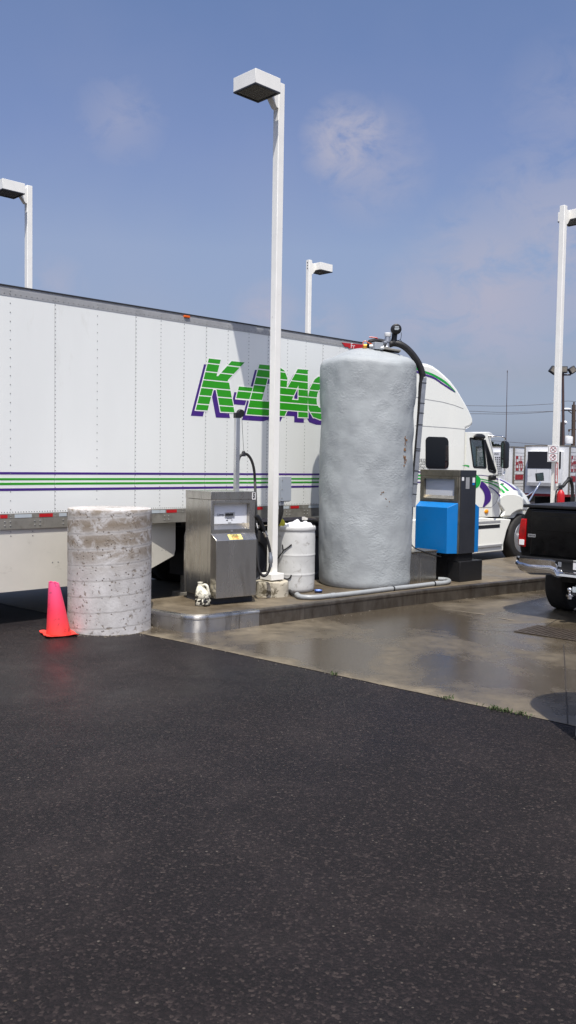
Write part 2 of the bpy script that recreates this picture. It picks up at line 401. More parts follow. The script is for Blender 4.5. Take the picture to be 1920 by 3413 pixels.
Mt['nosing'] = mat('nosing', lin(196, 193, 188), .3, metal=1., var=.15, vs=5, dirt=lin(112, 104, 94), ds=4, dlo=.55, dhi=.8, stretch=(1, 1, .4))
t = NT(Mt['nosing']); tg = t.new('ShaderNodeTangent', direction_type='RADIAL', axis='Z'); t.link(tg.outputs[0], t.b.inputs['Tangent'])
t.b.inputs['Anisotropic'].default_value = .85; t.b.inputs['Anisotropic Rotation'].default_value = .25

# ------------------------------------------------------------------ camera, sky, sun
cd = bpy.data.cameras.new('camera'); cam = bpy.data.objects.new('camera', cd); COL.objects.link(cam); SC.camera = cam
cd.sensor_fit = 'HORIZONTAL'; cd.sensor_width = 36; cd.lens = 36*FPX/1920; cd.clip_end = 3000; cd.clip_start = .05
mw = Matrix((RT, UP, -FW)).transposed().to_4x4(); mw.translation = CAM; cam.matrix_world = mw
SUN_D = V((-.10, 1., -2.15)).normalized()
sl = bpy.data.lights.new('sun', 'SUN'); sl.energy = 3.8; sl.angle = radians(.53); sl.color = (1., .96, .89)
so = bpy.data.objects.new('sun', sl); COL.objects.link(so); so.rotation_euler = SUN_D.to_track_quat('-Z', 'Y').to_euler(); so.location = (0, 0, 30)
wd = bpy.data.worlds.new('World'); SC.world = wd; wd.use_nodes = True
t = NT(wd); bg = t.n.get('Background')
sk = t.new('ShaderNodeTexSky', sky_type='NISHITA'); sk.sun_disc = False
sk.sun_elevation = math.asin(-SUN_D.z); sk.sun_rotation = atan2(-SUN_D.x, -SUN_D.y)
sk.altitude = 100; sk.air_density = 1.2; sk.dust_density = 1.6; sk.ozone_density = 1.6
dirv = t.new('ShaderNodeTexCoord').outputs['Generated']
sx = t.new('ShaderNodeSeparateXYZ'); t.link(dirv, sx.inputs[0])
# hazy summer air: pull the low sky towards a grey blue, thin cumulus patches
tint = t.ramp(sx.outputs[2], [(0., (.50, .63, 1.12, 1)), (.1, (.60, .56, .69, 1)), (.23, (.86, .76, .83, 1)), (.335, (.78, .73, .88, 1)), (.45, (.75, .74, .88, 1)), (1, (.85, .85, .95, 1))])
base = t.mix(1., sk.outputs['Color'], tint, 'MULTIPLY')
acc = None
for px, py, rad, wgt in ((1150, 480, .055, 1.2), (1215, 440, .035, 1.2), (1240, 540, .075, .6), (400, 400, .06, .45), (1640, 985, .12, 1.), (1430, 1040, .08, .8), (1880, 830, .14, .8), (890, 1045, .045, .9), (1080, 1090, .04, .6), (190, 950, .045, .5), (1890, 380, .09, .3)):
    d = ray(px, py).normalized(); q = t.new('ShaderNodeVectorMath', operation='DISTANCE'); t.link(dirv, q.inputs[0]); q.inputs[1].default_value = d
    g = t.math('MULTIPLY', t.ramp(t.math('DIVIDE', q.outputs['Value'], rad), [(0, G(1)), (.45, G(.62)), (1, G(0))]), wgt)
    acc = g if acc is None else t.math('MAXIMUM', acc, g)
n1 = t.noise(t.scale(dirv, (1, 1, 1.5)), 17, 8, .62, .5); n2 = t.noise(dirv, 4., 4, .5)
cl = t.math('MULTIPLY', acc, t.ramp(n1, [(.36, G(.03)), (.46, G(.6)), (.56, G(1))]))
veil = t.math('MULTIPLY', t.ramp(n2, [(.45, G(0)), (.75, G(.25))]), t.ramp(sx.outputs[2], [(0, G(1)), (.5, G(.3))]))
base = t.mix(t.math('MAXIMUM', t.math('MULTIPLY', cl, .95), veil), base, (3.05, 3.1, 3.95, 1))
# hazy aureole round the sun, high behind the camera
q = t.new('ShaderNodeVectorMath', operation='DISTANCE'); t.link(dirv, q.inputs[0]); q.inputs[1].default_value = -SUN_D
au = t.ramp(t.math('DIVIDE', q.outputs['Value'], 1.05), [(0, (12, 11.4, 10.4, 1)), (.25, (6.5, 6.2, 5.8, 1)), (.6, (2.2, 2.1, 2.1, 1)), (1, (0, 0, 0, 1))])
base = t.mix(1., base, au, 'ADD')
t.link(base, bg.inputs['Color']); bg.inputs['Strength'].default_value = .1
SC.view_settings.view_transform = 'Standard'; SC.view_settings.look = 'None'; SC.view_settings.exposure = .5; SC.view_settings.gamma = 1


# ================================================================== SETTING
T = Fr(gp(870, 1728, 1.181), 45.8)          # trailer frame (x forward, y into the trailer)
def ground_z(x, y):
    d = sqrt(x*x+y*y); k = min(max((d-24)/22, 0), 1); return -.75*k*k*(3-2*k)
mb = MB(); rs = [0, 3, 6, 9, 12, 15, 18, 21, 24, 27, 30, 33, 36, 39, 42, 46, 55, 80, 140, 300, 700, 1500]; NS = 64
mb.v.append(V((0, 0, 0)))
for r in rs[1:]:
    for k in range(NS):
        x, y = r*cos(2*pi*k/NS), r*sin(2*pi*k/NS); mb.v.append(V((x, y, ground_z(x, y))))
for k in range(NS): mb.f.append((0, 1+k, 1+(k+1) % NS))
for i in range(len(rs)-2):
    for k in range(NS):
        a = 1+i*NS+k; b = 1+i*NS+(k+1) % NS; mb.f.append((a, a+NS, b+NS, b))
gr = mb.build('ground', Mt['asphalt'], ang=0); tag(gr, 'dark damp asphalt forecourt with pale aggregate', kind='structure')
# concrete pad: its front edge meets the asphalt on a straight, slightly ragged line
A, B = gp(77, 2028), gp(1892, 2416); A.z = B.z = 0
ed = (B-A).normalized(); nn = V((-ed.y, ed.x, 0))
Mt['pad'] = m_concrete('pad_concrete', lin(126, 115, 96), lin(60, 53, 44), .22, .5, .5, (.7, .22), edge=(nn.x, nn.y, 0, nn.dot(A)), under=(T.n.x, T.n.y, 0, T.o.dot(T.n)))
pts = []; n = 160
for i in range(n+1):
    s = -9+(27)*i/n; p = A+ed*s+nn*(.02*noise.noise(V((s*1.7, 0, 3)))+.012*noise.noise(V((s*6, 1, 3)))); pts.append((p.x, p.y))
back = [A+ed*18+nn*22, A+ed*-9+nn*22]
mb = MB(); mb.plate(pts+[(p.x, p.y) for p in back], [], .004, .0041, 'z')
pad = mb.build('concrete_pad', Mt['pad'], ang=0); tag(pad, 'wet stained concrete apron round the fuel island', kind='structure')
def strip(name, p, q, w, m, z=.008):
    p = V(p); q = V(q); d = (q-p).normalized(); s = V((-d.y, d.x, 0))*w/2; mb = MB(); nseg = 14; L = []; R = []
    for i in range(nseg+1):
        c = p.lerp(q, i/nseg); j = .004*noise.noise(c*5)
        L.append(V((c.x+s.x+j, c.y+s.y, z))); R.append(V((c.x-s.x+j, c.y-s.y, z)))
    for i in range(nseg): mb.add([L[i], L[i+1], R[i+1], R[i]], [(0, 1, 2, 3)])
    o = mb.build(name, m, ang=0); return tag(o, None, kind='structure')
Mt['joint'] = mat('joint', lin(46, 40, 34), .8, var=.3)
Mt['scuff'] = mat('scuff', lin(126, 116, 101), .6, var=.25, vs=6)
strip('pavement_joint', gp(1879, 2150), gp(1893, 2414), .012, Mt['joint'])
strip('pavement_joint', gp(1812, 2091), gp(1866, 2062), .012, Mt['joint'])
strip('pavement_joint', gp(1560, 2100), gp(1712, 2107), .008, Mt['joint'])
strip('pavement_joint', A+ed*-1.2+nn*9+V((0,0,0)), A+ed*8+nn*9, .012, Mt['joint'])
mb = MB()
for (a, b, w) in (((1480, 2032), (1616, 2050), .05), ((1662, 2061), (1716, 2070), .07)):
    p, q = gp(*a), gp(*b); d = (q-p).normalized(); s = V((-d.y, d.x, 0))
    L = [p.lerp(q, i/10) for i in range(11)]
    for i in range(10):
        w0 = w*(.35+.6*i/10)*(.7+.5*random.random()); w1 = w*(.35+.6*(i+1)/10)*.9
        mb.add([L[i]+s*w0/2, L[i+1]+s*w1/2, L[i+1]-s*w1/2, L[i]-s*w0/2], [(0, 1, 2, 3)])
for q in mb.v: q.z = .0085
o = mb.build('pavement_scuff', Mt['scuff'], ang=0); tag(o, None, kind='structure')

# ---------------------------------------------------------------- fuel island
ZI = .204
f1 = gp(868, 2023+9, ZI); 
e0 = gp(652, 2058, ZI); e1 = gp(1120, 2001, ZI); e2 = gp(1400, 1968, ZI); e3 = gp(1800, 1927, ZI)
lft = gp(512, 2035, ZI)
u = (e0-lft).normalized(); w_ = (e1-e0).normalized()
cor = []
for i in range(9):
    k = i/8; a = e0-u*.28; b = e0; c = e0+w_*.34
    cor.append(a*(1-k)**2+b*2*k*(1-k)+c*k*k)
esp = e0+w_*.95
dirx = (e3-e2).normalized()
front = [lft-u*.35]+cor+[esp, e1, e2, e3, e3+dirx*9]
bk0 = T.w(*[T.loc(front[-1]).x, -.30], ZI); bk1 = T.w(T.loc(lft).x-.15, -.42, ZI)
poly = front+[bk0, bk1]
isl = thing('fuel_island', 'raised concrete fuel island with a stainless steel nosing and rusty kerb plate', 'fuel island', (e0.x, e0.y, 0))
O = V((e0.x, e0.y, 0))
mb = MB(); mb.prism([((p-O).x, (p-O).y) for p in poly], 0, ZI, 'z'); mb.build('slab', Mt['island_top'], isl, bevel=.012, seg=2)
cc = sum(poly, V((0, 0, 0)))/len(poly)
# steel kerb: a plate wrapped round the front edge, rolled at the top
NSP = 1+len(cor)
for nm_, i0, i1 in (('steel_nosing', 0, NSP), ('kerb_plate', NSP, len(front)-1)):
  mb = MB(); path = front; rings = []
  prof = [(.004, .0), (.012, .0), (.012, ZI-.045), (.02, ZI-.04), (.022, ZI-.02), (.016, ZI-.002), (.0, ZI+.006), (-.07, ZI+.006), (-.07, ZI+.002), (.004, ZI+.002)]
  for i, p in enumerate(path):
    if not i0 <= i <= i1: continue
    a = path[max(i-1, 0)]; b = path[min(i+1, len(path)-1)]; d = (b-a).normalized(); nv = V((d.y, -d.x, 0))
    rings.append([V((p.x, p.y, 0))-O+nv*q[0]+V((0, 0, q[1])) for q in prof])
  cen = (V((-u.x, -u.y, 0))+V((w_.x, w_.y, 0)))*.3
  mb.loft([[q-cen for q in r_] for r_ in rings]); mb.build(nm_, Mt['nosing' if i0 == 0 else 'kerb_steel'], isl, ang=30, loc=cen)
for tt in (.28, .43, .5, .75, .95):      # butt joints of the kerb plate
    mb = MB()
    p = e0.lerp(e1, tt); d = w_; nv = V((d.y, -d.x, 0)); p = V((p.x, p.y, 0))-O
    mb.add([p+nv*.0135-d*.003, p+nv*.0135+d*.003, p+nv*.0135+d*.003+V((0, 0, ZI-.05)), p+nv*.0135-d*.003+V((0, 0, ZI-.05))], [(0, 1, 2, 3)])
    mb.build('seam', Mt['joint'], isl, ang=0)

# ---------------------------------------------------------------- concrete bollard and an added shadow caster
def bollard(p, R, hgt, label, rot=0):
    mb = MB(); N = 96; prof = []
    hs = [0, .02, .05]+[hgt*i/30 for i in range(2, 30)]+[hgt-.012]
    rings = []
    for h in hs+[hgt-.004, hgt]:
        ring = []
        for k in range(N):
            a = 2*pi*k/N; r = R-(.005 if h > hgt-.01 else 0)-(.009 if h >= hgt else 0)
            r += .004*noise.noise(V((cos(a)*3, sin(a)*3, h*3)))
            s = h/.186-a/(2*pi); fr = s-math.floor(s)
            r += .0012*(1-min(abs(fr-.5)*2, 1)**6)-.0012
            if h < .01: r += .012*noise.noise(V((cos(a)*9, sin(a)*9, 5)))
            ring.append(V((r*cos(a), r*sin(a), h)))
        rings.append(ring)
    mb.loft(rings); o = mb.build('concrete_bollard', Mt['bollard'], loc=p, ang=50)
    o.rotation_euler.z = rot
    tag(o, label, 'bollard', 'thick round concrete bollards at the island ends'); return o
pB = gp(365, 2119); Rb = .5; d = V((pB.x, pB.y, 0)).normalized(); pBc = pB+d*Rb; pBc.z = 0
bollard(pBc, Rb, 1.465, 'stained round concrete bollard standing beside the orange cone', 2.2)
bollard(V((2.74, 6.47, 0)), .55, 2.0, 'unseen concrete cylinder added beyond the right edge to cast a rounded shadow', .4)  # added out of frame, size and place chosen for the rounded shadow it throws

# ---------------------------------------------------------------- traffic cone
pc = gp(193, 2118); cn = thing('traffic_cone', 'faded battered orange traffic cone leaning by the concrete bollard', 'traffic cone', (pc.x, pc.y+.04, 0))
mb = MB(); N = 40; rings = []
for i in range(25):
    k = i/24; z = .02+.6*k; r = .142*(1-k)+.058*k
    ring = []
    for j in range(N):
        a = 2*pi*j/N; rr = r*(1+.02*noise.noise(V((cos(a)*1.5, sin(a)*1.5, z*5)))); 
        zz = z+(.012*noise.noise(V((cos(a)*2, sin(a)*2, 7)))-.02*max(0, cos(a)) if i == 24 else 0)
        ring.append(V((rr*cos(a)-.06*k, rr*sin(a), zz)))
    rings.append(ring)
inn = [[V(((q.x+.06)*.9-.06, q.y*.9, q.z-.004)) for q in rings[-1]], [V(((q.x+.06)*.95-.055, q.y*.95, .35)) for q in rings[-1]]]
mb.loft(rings+inn); mb.build('cone_body', Mt['cone'], cn, ang=50)
mb = MB(); K = 14; vt = []; S = .185
for i in range(K+1):
    for j in range(K+1):
        x, y = -S+2*S*i/K, -S+2*S*j/K; c, s = cos(.5), sin(.5); ee = max(abs(x), abs(y))/S
        z = .014+.022*max(0, ee-.55)*2*(.6+noise.noise(V((x*9, y*9, 1)))*1.3)
        vt.append(V((x*c-y*s, x*s+y*c, max(z, .008))))
top = len(vt); vb = [V((q.x, q.y, q.z-.008)) for q in vt]
fs = []
for i in range(K):
    for j in range(K):
        a = i*(K+1)+j; q = (a, a+1, a+K+2, a+K+1); fs.append(q); fs.append(tuple(x+top for x in q[::-1]))
rim = [i*(K+1) for i in range(K+1)]+[K*(K+1)+j for j in range(1, K+1)]+[i*(K+1)+K for i in range(K-1, -1, -1)]+[j for j in range(K-1, 0, -1)]
for i in range(len(rim)):
    a, b = rim[i], rim[(i+1) % len(rim)]; fs.append((a, b, b+top, a+top))
mb.add(vt+vb, fs); mb.build('cone_base', Mt['cone'], cn, ang=50)

# ---------------------------------------------------------------- spray foamed tank
tf = gp(1203, 1966, ZI); Ytc = 13.95
tl = atd(1060, 1900, Ytc); tr = atd(1374, 1900, Ytc); Rt = (tr-tl).length/2*.985
d = V((tf.x, tf.y, 0)).normalized(); tcn = V((tf.x, tf.y, 0))+d*(Rt-.02); 
tcn.x = (gp(1062, 1900, 0).x/gp(1062, 1900, 0).y+gp(1372, 1900, 0).x/gp(1372, 1900, 0).y)/2*tcn.y
Rt = (gp(1372, 1900, 0).x/gp(1372, 1900, 0).y-gp(1062, 1900, 0).x/gp(1062, 1900, 0).y)/2*tcn.y*.998; tcn.x -= .012
tank = thing('storage_tank', 'tall cylindrical tank sprayed with lumpy grey foam insulation', 'tank', (tcn.x, tcn.y, ZI))
TO = V((tcn.x, tcn.y, ZI)); TL = lambda p: p-TO
def tp(px, py, dy=0.): return atd(px, py, tcn.y+dy)-TO      # a spot in the tank's own cross plane
zsh = tp(1072, 1222).z; ztop = tp(1200, 1160, -.1).z
mb = MB(); N = 150; rings = []
prof = [(Rt*.955, 0), (Rt*.985, .03), (Rt, .09)]+[(Rt*1.0, .09+(zsh-.09)*i/70) for i in range(1, 71)]
for i in range(1, 9):
    a = pi/2*i/8; prof.append((Rt-.17+.17*cos(a), zsh+.13*sin(a)))
for i in range(1, 12):
    k = i/11; prof.append(((Rt-.17)*(1-k)+.02, zsh+.13+(ztop-zsh-.13)*(1-(1-k)**2)))
for r, z in prof:
    ring = []; am = min(1, r/Rt)
    for k in range(N):
        a = 2*pi*k/N; P = V((cos(a), sin(a), z*.9))
        dr = .03*noise.noise(P*1.5+V((3, 0, 0)))+.011*noise.noise(P*4.)+.004*noise.noise(P*11)+.013*noise.noise(V((cos(a)*.7, sin(a)*.7, z*2.6)))
        ring.append(V(((r+dr*am)*cos(a), (r+dr*am)*sin(a), z+.03*noise.noise(V((r*cos(a)*2.5, r*sin(a)*2.5, 9)))*(1 if z > zsh else 0))))
    rings.append(ring)
mb.loft(rings); tk = mb.build('foam_shell', Mt['foam'], tank, ang=60)
TB = BVHTree.FromPolygons([q.co for q in tk.data.vertices], [tuple(p.vertices) for p in tk.data.polygons])
def on_tank(px, py, off=.006):
    d = ray(px, py).normalized(); h = TB.ray_cast(CAM-TO, d)
    return h[0]+h[1]*off if h[0] else None
mb = MB()
for i in range(46):
    k = random.random(); py = 1455+k*100; px = 1351+2*sin(k*9)-k*3+random.uniform(-3.5, 3.5)
    if .5 < k < .62: continue
    p = on_tank(px, py, .004)
    if p: mb.ball(p, random.uniform(.004, .012), 4, (1, .6, 1.8))
for px, py in ((1273, 1642), (1285, 1662), (1288, 1664), (1298, 1672), (1290, 1687), (1270, 1648), (1278, 1640)):
    p = on_tank(px, py, .002)
    if p: mb.ball(p, random.uniform(.006, .011), 4, (1, .5, 1))
mb.build('rust_stain', Mt['rust'], tank, ang=60)
q3 = lambda x, y: (1150+x/4.83, 1060+y/4.83)
# vent hose and its tee
hp = [tp(*q3(600, 400), -.1), tp(*q3(700, 425), -.12), tp(*q3(790, 405), -.12), tp(*q3(900, 430), -.12), tp(*q3(1010, 505), -.1), tp(*q3(1120, 630), -.08), tp(*q3(1200, 765), -.06), tp(*q3(1243, 900), -.05),
      tp(*q3(1238, 1000), -.05), tp(1402, 1290, -.05), tp(1397, 1360, -.05), tp(1388, 1464, -.05), tp(1381, 1550, -.05), tp(1375, 1640, -.05), tp(1371, 1740, 0), tp(1362, 1830, .05)]
pp = smooth_path(hp, 7); k1 = 7*7
mb = MB(); mb.tube(pp, [(.05 if i < k1 else max(.05-(i-k1)*.0012, .02)) for i in range(len(pp))], 14); mb.build('vent_hose', Mt['rubber'], tank, ang=60)
mb = MB()
c0, c1 = tp(*q3(785, 400), -.12), tp(*q3(800, 255), -.12); mb.tube([c0, c0.lerp(c1, .5), c1], [.055, .042, .042], 12)
g0 = tp(*q3(835, 172), -.22); g1 = tp(*q3(808, 190), -.08)
ax = (g1-g0); mb.tube([g0, g0+ax*.04, g0+ax*.3, g0+ax*.32, g0+ax*.7, g0+ax*.72, g1], [.062, .072, .072, .08, .08, .072, .06], 24)
gf = mb.build('level_gauge', Mt['plastic_black'], tank, ang=40)
mb = MB(); u_ = ax.normalized(); s1 = u_.cross(V((0, 0, 1))).normalized(); s2 = V((0, 0, 1))
for (du, dv, w, h) in ((0, .028, .03, .007), (0, .006, .036, .006), (.004, -.012, .03, .005)):
    c = g0-u_*.002+s1*(-du)+s2*dv
    mb.add([c-s1*w-s2*h, c+s1*w-s2*h, c+s1*w+s2*h, c-s1*w+s2*h], [(0, 1, 2, 3)])
mb.build('gauge_print', Mt['silver_tape'], gf, ang=0)
mb = MB(); a = tp(*q3(905, 230), -.15); mb.tube(smooth_path([a, tp(*q3(905, 290), -.15), tp(*q3(890, 345), -.15), tp(*q3(830, 368), -.13)], 4), .004, 5)
mb.tube(smooth_path([tp(*q3(890, 345), -.15), tp(*q3(905, 370), -.15), tp(*q3(918, 392), -.15)], 4), .005, 5); mb.build('chain', Mt['black'], gf)
mb = MB(); a, b = tp(*q3(672, 470), -.16), tp(*q3(688, 300), -.16); mb.tube([a, a.lerp(b, .1), a.lerp(b, .45), a.lerp(b, .5), a.lerp(b, .8), b], [.05, .04, .04, .05, .045, .04], 14)
mb.tube([tp(*q3(680, 400), -.16), tp(*q3(610, 402), -.22)], .03, 12); mb.build('fill_valve', Mt['zinc'], tank)
mb = MB(); mb.lathe([(.045, 0), (.05, .01), (.05, .055), (.045, .06)], 20, tp(*q3(688, 303), -.16)); mb.build('fill_cap', Mt['cap_white'], tank)
mb = MB(); a = tp(*q3(440, 455), -.35); b = tp(*q3(600, 455), -.25); c = a.lerp(b, .5); mb.box(-.075, .075, -.05, .05, -.05, .055, Matrix.Translation(c) @ Matrix.Rotation(.5, 4, 'Z'))
mb.build('junction_box', Mt['grey_box'], tank, bevel=.006)
for p_, q_, r_ in (((.07, .02, 0), (.1, .02, 0), .016), ((-.12, -.03, 0), (-.07, -.03, 0), .02), ((.05, -.05, -.03), (.09, -.07, -.03), .02)):
    mb = MB(); mb.tube([c+V(p_), c+V(q_)], r_, 8); mb.build('cable_gland', Mt['cap_white'], tank)
mb = MB(); mb.tube(smooth_path([tp(*q3(395, 480), -.2), tp(*q3(390, 400), -.2), tp(*q3(430, 372), -.2), tp(*q3(540, 365), -.15), tp(*q3(640, 385), -.13)], 5), .034, 10); mb.ball(tp(*q3(395, 440), -.22), .045, 6); mb.build('pipe_elbow', Mt['rubber'], tank)
mb = MB(); mb.tube([tp(*q3(318, 492), -.25), tp(*q3(320, 455), -.25)], [.04, .034], 10); mb.tube([tp(*q3(300, 440), -.25), tp(*q3(350, 440), -.25)], .02, 8); mb.build('brass_fitting', Mt['brass'], tank)
mb = MB(); mb.tube(smooth_path([tp(*q3(292, 440), -.27), tp(*q3(292, 390), -.27), tp(*q3(330, 370), -.27), tp(*q3(380, 400), -.27), tp(*q3(440, 420), -.3)], 5), .006, 6); mb.build('wire', Mt['orange'], tank)
mb = MB(); mb.tube([tp(*q3(388, 308), -.18), tp(*q3(430, 310), -.18), tp(*q3(510, 320), -.18), tp(*q3(535, 350), -.16)], [.009, .011, .011, .01], 6); mb.build('valve_handle', Mt['red'], tank)
mb = MB(); a, b = tp(*q3(640, 490), -.2), tp(*q3(850, 550), -.2); mb.box(-.14, .14, -.12, .12, -.015, .012, Matrix.Translation(a.lerp(b, .45)) @ Matrix.Rotation(-.13, 4, 'Y').inverted()); mb.build('manhole_plate', Mt['rail_dark'], tank, bevel=.004)
mb = MB(); a, b = tp(1415, 1257, -.07), tp(1377, 1690, -.07); ax = (b-a).normalized(); sx_ = V((1, 0, 0)); sx_ = (sx_-ax*sx_.dot(ax)).normalized(); sy_ = ax.cross(sx_)
mb.loft([[p+sx_*x+sy_*y for x, y in ((-.032, -.02), (.032, -.02), (.032, .02), (-.032, .02))] for p in (a, b)]); st = mb.build('strut_channel', Mt['zinc'], tank, bevel=.004)
for k in (.045, .2, .275, .365, .55, .565, .72, .82, .9):
    p = a.lerp(b, k); mb = MB(); mb.loft([[p+ax*h+sx_*x+sy_*y for x, y in ((-.036, -.024), (.036, -.024), (.036, .024), (-.036, .024))] for h in (-.006, .006)]); mb.build('cable_tie', Mt['black'], st)

# ================================================================== FUEL PUMP
c3 = lambda x, y: (560+x/2.415, 1500+y/2.415)
cs = lambda x, y: (690+x/8.05, 1660+y/8.05)
P = Fr(gp(700, 2016, ZI), 55)
pump = thing('fuel_pump', 'stainless steel dyed diesel pump numbered 5 with hose and nozzle on the island', 'fuel pump', (P.o.x, P.o.y, 0), P.rz)
Wp = P.pl(850, 1700)[0]; Dp = P.plx(620, 1641)[0]; z0 = ZI; zb = ZI+.09
zt = P.pl(698, 1639)[1]; zc = P.pl(697, 1667)[1]; zs = P.pl(702, 1778)[1]; pr = .095; zs2 = P.pl(720, 1803, -pr)[1]
mb = MB(); mb.box(.015, Wp-.015, .02, Dp-.02, z0, zb+.01); mb.build('plinth', Mt['charcoal'], pump)
hole = [P.pl(*cs(190, 150)), P.pl(*cs(1140, 140)), P.pl(*cs(1135, 825)), P.pl(*cs(182, 850))]
hx0, hx1 = (hole[0][0]+hole[3][0])/2, (hole[1][0]+hole[2][0])/2; hz1 = (hole[0][1]+hole[1][1])/2; hz0 = (hole[2][1]+hole[3][1])/2
cab_ = MB(); cab_.box(0, Wp, .07, Dp, zb, zc)
cab_.plate([(0, zb), (Wp, zb), (Wp, zc), (0, zc)], [[(hx0, hz0), (hx1, hz0), (hx1, hz1), (hx0, hz1)]], 0, .0695)
cab_.build('cabinet', Mt['steel'], pump, bevel=.003)
mb = MB(); mb.box(-.004, Wp+.004, -.004, Dp+.004, zc+.002, zt); mb.build('top_cover', Mt['steel'], pump, bevel=.004)
bz = [P.pl(*cs(125, 60)), P.pl(*cs(1220, 920))]
mb = MB(); mb.plate([(bz[0][0], bz[1][1]), (bz[1][0], bz[1][1]), (bz[1][0], zc-.004), (bz[0][0], zc-.004)], [[(hx0+.001, hz0+.001), (hx1-.001, hz0+.001), (hx1-.001, hz1-.001), (hx0+.001, hz1-.001)]], -.007, -.0005); wf = mb.build('display_frame', Mt['steel'], pump, bevel=.002)
mb = MB(); lk = P.p3(*cs(655, 890)); mb.lathe([(.009, -.007), (.009, -.02), (.006, -.022)], 10, (lk.x, 0, lk.z), 'y'); mb.build('lock', Mt['chrome'], wf)
sy = .062
mb = MB(); mb.box(hx0+.002, hx1-.002, sy, sy+.006, hz0+.07, hz1-.002); sc = mb.build('display_panel', Mt['screen'], pump)
mb = MB(); mb.add([(hx0+.002, .002, hz0+.002), (hx1-.002, .002, hz0+.002), (hx1-.002, sy, hz0+.07), (hx0+.002, sy, hz0+.07)], [(0, 1, 2, 3)]); mb.build('sloped_sill', Mt['steel'], pump, ang=0)
def onp(x, y, yy=sy-.003): a = P.pl(*cs(x, y), yy); return V((a[0], yy, a[1]))
a, b = onp(475, 505), onp(737, 375)
mb = MB(); mb.box(a.x, b.x, sy-.012, sy-.001, a.z, b.z); lc = mb.build('counter_window', Mt['alu'], pump, bevel=.002)
a, b = onp(487, 475), onp(695, 410); mb = MB(); mb.box(a.x, b.x, sy-.0145, sy-.0125, a.z, b.z); mb.build('counter_digits', Mt['ink'], lc)
mb = MB(); c = onp(367, 450); text_mb(mb, 'Litres', .052, lambda u, v: c+V((u*.85, 0, v)))
for (x, y, w) in ((525, 595, .004), (548, 597, .007), (668, 590, .006)): 
    q = onp(x, y); mb.box(q.x-w, q.x+w, sy-.003, sy-.0028, q.z-.006, q.z+.006)
for (x, y, w) in ((605, 540, .04), (605, 555, .035), (605, 655, .025), (605, 670, .025), (605, 695, .03), (605, 715, .03), (975, 663, .02), (1000, 688, .03), (985, 708, .03)):
    q = onp(x, y); mb.box(q.x-w, q.x+w, sy-.003, sy-.0028, q.z-.0015, q.z+.0015)
mb.build('lettering', Mt['ink'], sc, ang=0)
def door(y0, sgn, par):
    mb = MB(); yf = y0+sgn*pr
    r0 = [V((.0, y0, zb)), V((Wp, y0, zb)), V((Wp, y0, zs)), V((0, y0, zs))]
    r1 = [V((.03, yf, zb)), V((Wp-.03, yf, zb)), V((Wp-.03, yf, zs2)), V((.03, yf, zs2))]
    mb.loft([r0, r1]); return mb.build('lower_door', Mt['steel'], par, bevel=.003)
fd = door(-.001, -1, pump); door(Dp+.001, 1, pump)
# yellow warning sticker on the sloping ledge
sl_ = V((0, -pr, zs2-zs)); sn = V((0, sl_.z, -sl_.y)).normalized(); sn = sn if sn.z > 0 else -sn
def slope(px, py, off):
    o_, d_ = P.cam_ray(px, py); base = V((0, 0, zs)); k = (base-o_).dot(sn)/d_.dot(sn); return o_+d_*k+sn*off
qd = [slope(*cs(545, 1000), .002), slope(*cs(880, 985), .002), slope(*cs(968, 1085), .002), slope(*cs(632, 1108), .002)]
cS = sum(qd, V((0, 0, 0)))/4; ux = V((1, 0, 0)); uy = sn.cross(ux); 
hw = (qd[1].x-qd[0].x)/2*1.06; hv = abs((qd[0]-qd[3]).dot(uy))/2*1.25
mb = MB(); mb.add([cS-ux*hw-uy*hv, cS+ux*hw-uy*hv, cS+ux*hw+uy*hv, cS-ux*hw+uy*hv], [(0, 1, 2, 3)]); stk = mb.build('sticker', Mt['sticker'], pump, ang=0)
for word, v0 in (('DIESEL', hv*.44), ('DYED', -hv*.46)):
    for nm, m in (('lettering', 'ink'),):
        mb = MB(); text_mb(mb, word, hv*1.12, lambda u, v: cS+ux*u*.8+uy*(v+v0)+sn*.0015, off=.0015); mb.build(nm, Mt['ink' if word == 'DIESEL' else 'ink_red'], stk, ang=0)
a, b = P.pl(*c3(675, 398)), P.pl(*c3(702, 341))
mb = MB(); mb.box(a[0], b[0], -.010, -.0045, a[1], b[1]); npl = mb.build('number_plate', Mt['sign_white'], pump)
mb = MB(); text_mb(mb, '5', (b[1]-a[1])*1.02, lambda u, v: V(((a[0]+b[0])/2+u*.68, -.0115, (a[1]+b[1])/2+v)), off=.006); mb.build('lettering', Mt['ink'], npl, ang=0)
# hose mast and retractor
ym = Dp*.55; xm, _ = P.pl(788, 1600, ym); zm = P.pl(788, 1388, ym)[1]
mb = MB(); mb.box(xm-.03, xm+.03, ym-.03, ym+.03, zt-.002, zm); ms = mb.build('hose_mast', Mt['alu'], pump, bevel=.003)
mb = MB(); mb.box(xm-.04, xm+.05, ym-.035, ym+.035, zm-.02, zm+.05); mb.lathe([(.05, -.03), (.055, 0), (.05, .03)], 20, (xm+.05, ym, zm+.045), 'y'); mb.build('retractor_head', Mt['plastic_black'], ms, bevel=.004)
yh = ym
hx = lambda px, py: P.p3(px, py, yh)
mb = MB(); mb.tube([hx(806, 1393), hx(812, 1500)], .003, 5); mb.build('retractor_cable', Mt['black'], ms)
hose = [hx(792, 1640), hx(792, 1560), hx(796, 1530), hx(803, 1518), hx(813, 1513), hx(824, 1515), hx(835, 1528), hx(843, 1548), hx(848, 1575), hx(850, 1610)]+[P.p3(x, y, d) for x, y, d in ((852, 1660, .2), (854, 1720, .13), (856, 1790, .07), (858, 1850, .02), (862, 1893, -.02), (872, 1916, -.04), (885, 1918, -.05), (897, 1900, -.05), (902, 1870, -.05), (900, 1838, -.04), (894, 1808, -.02), (885, 1782, .0), (880, 1768, .01))]
hx0_ = hx
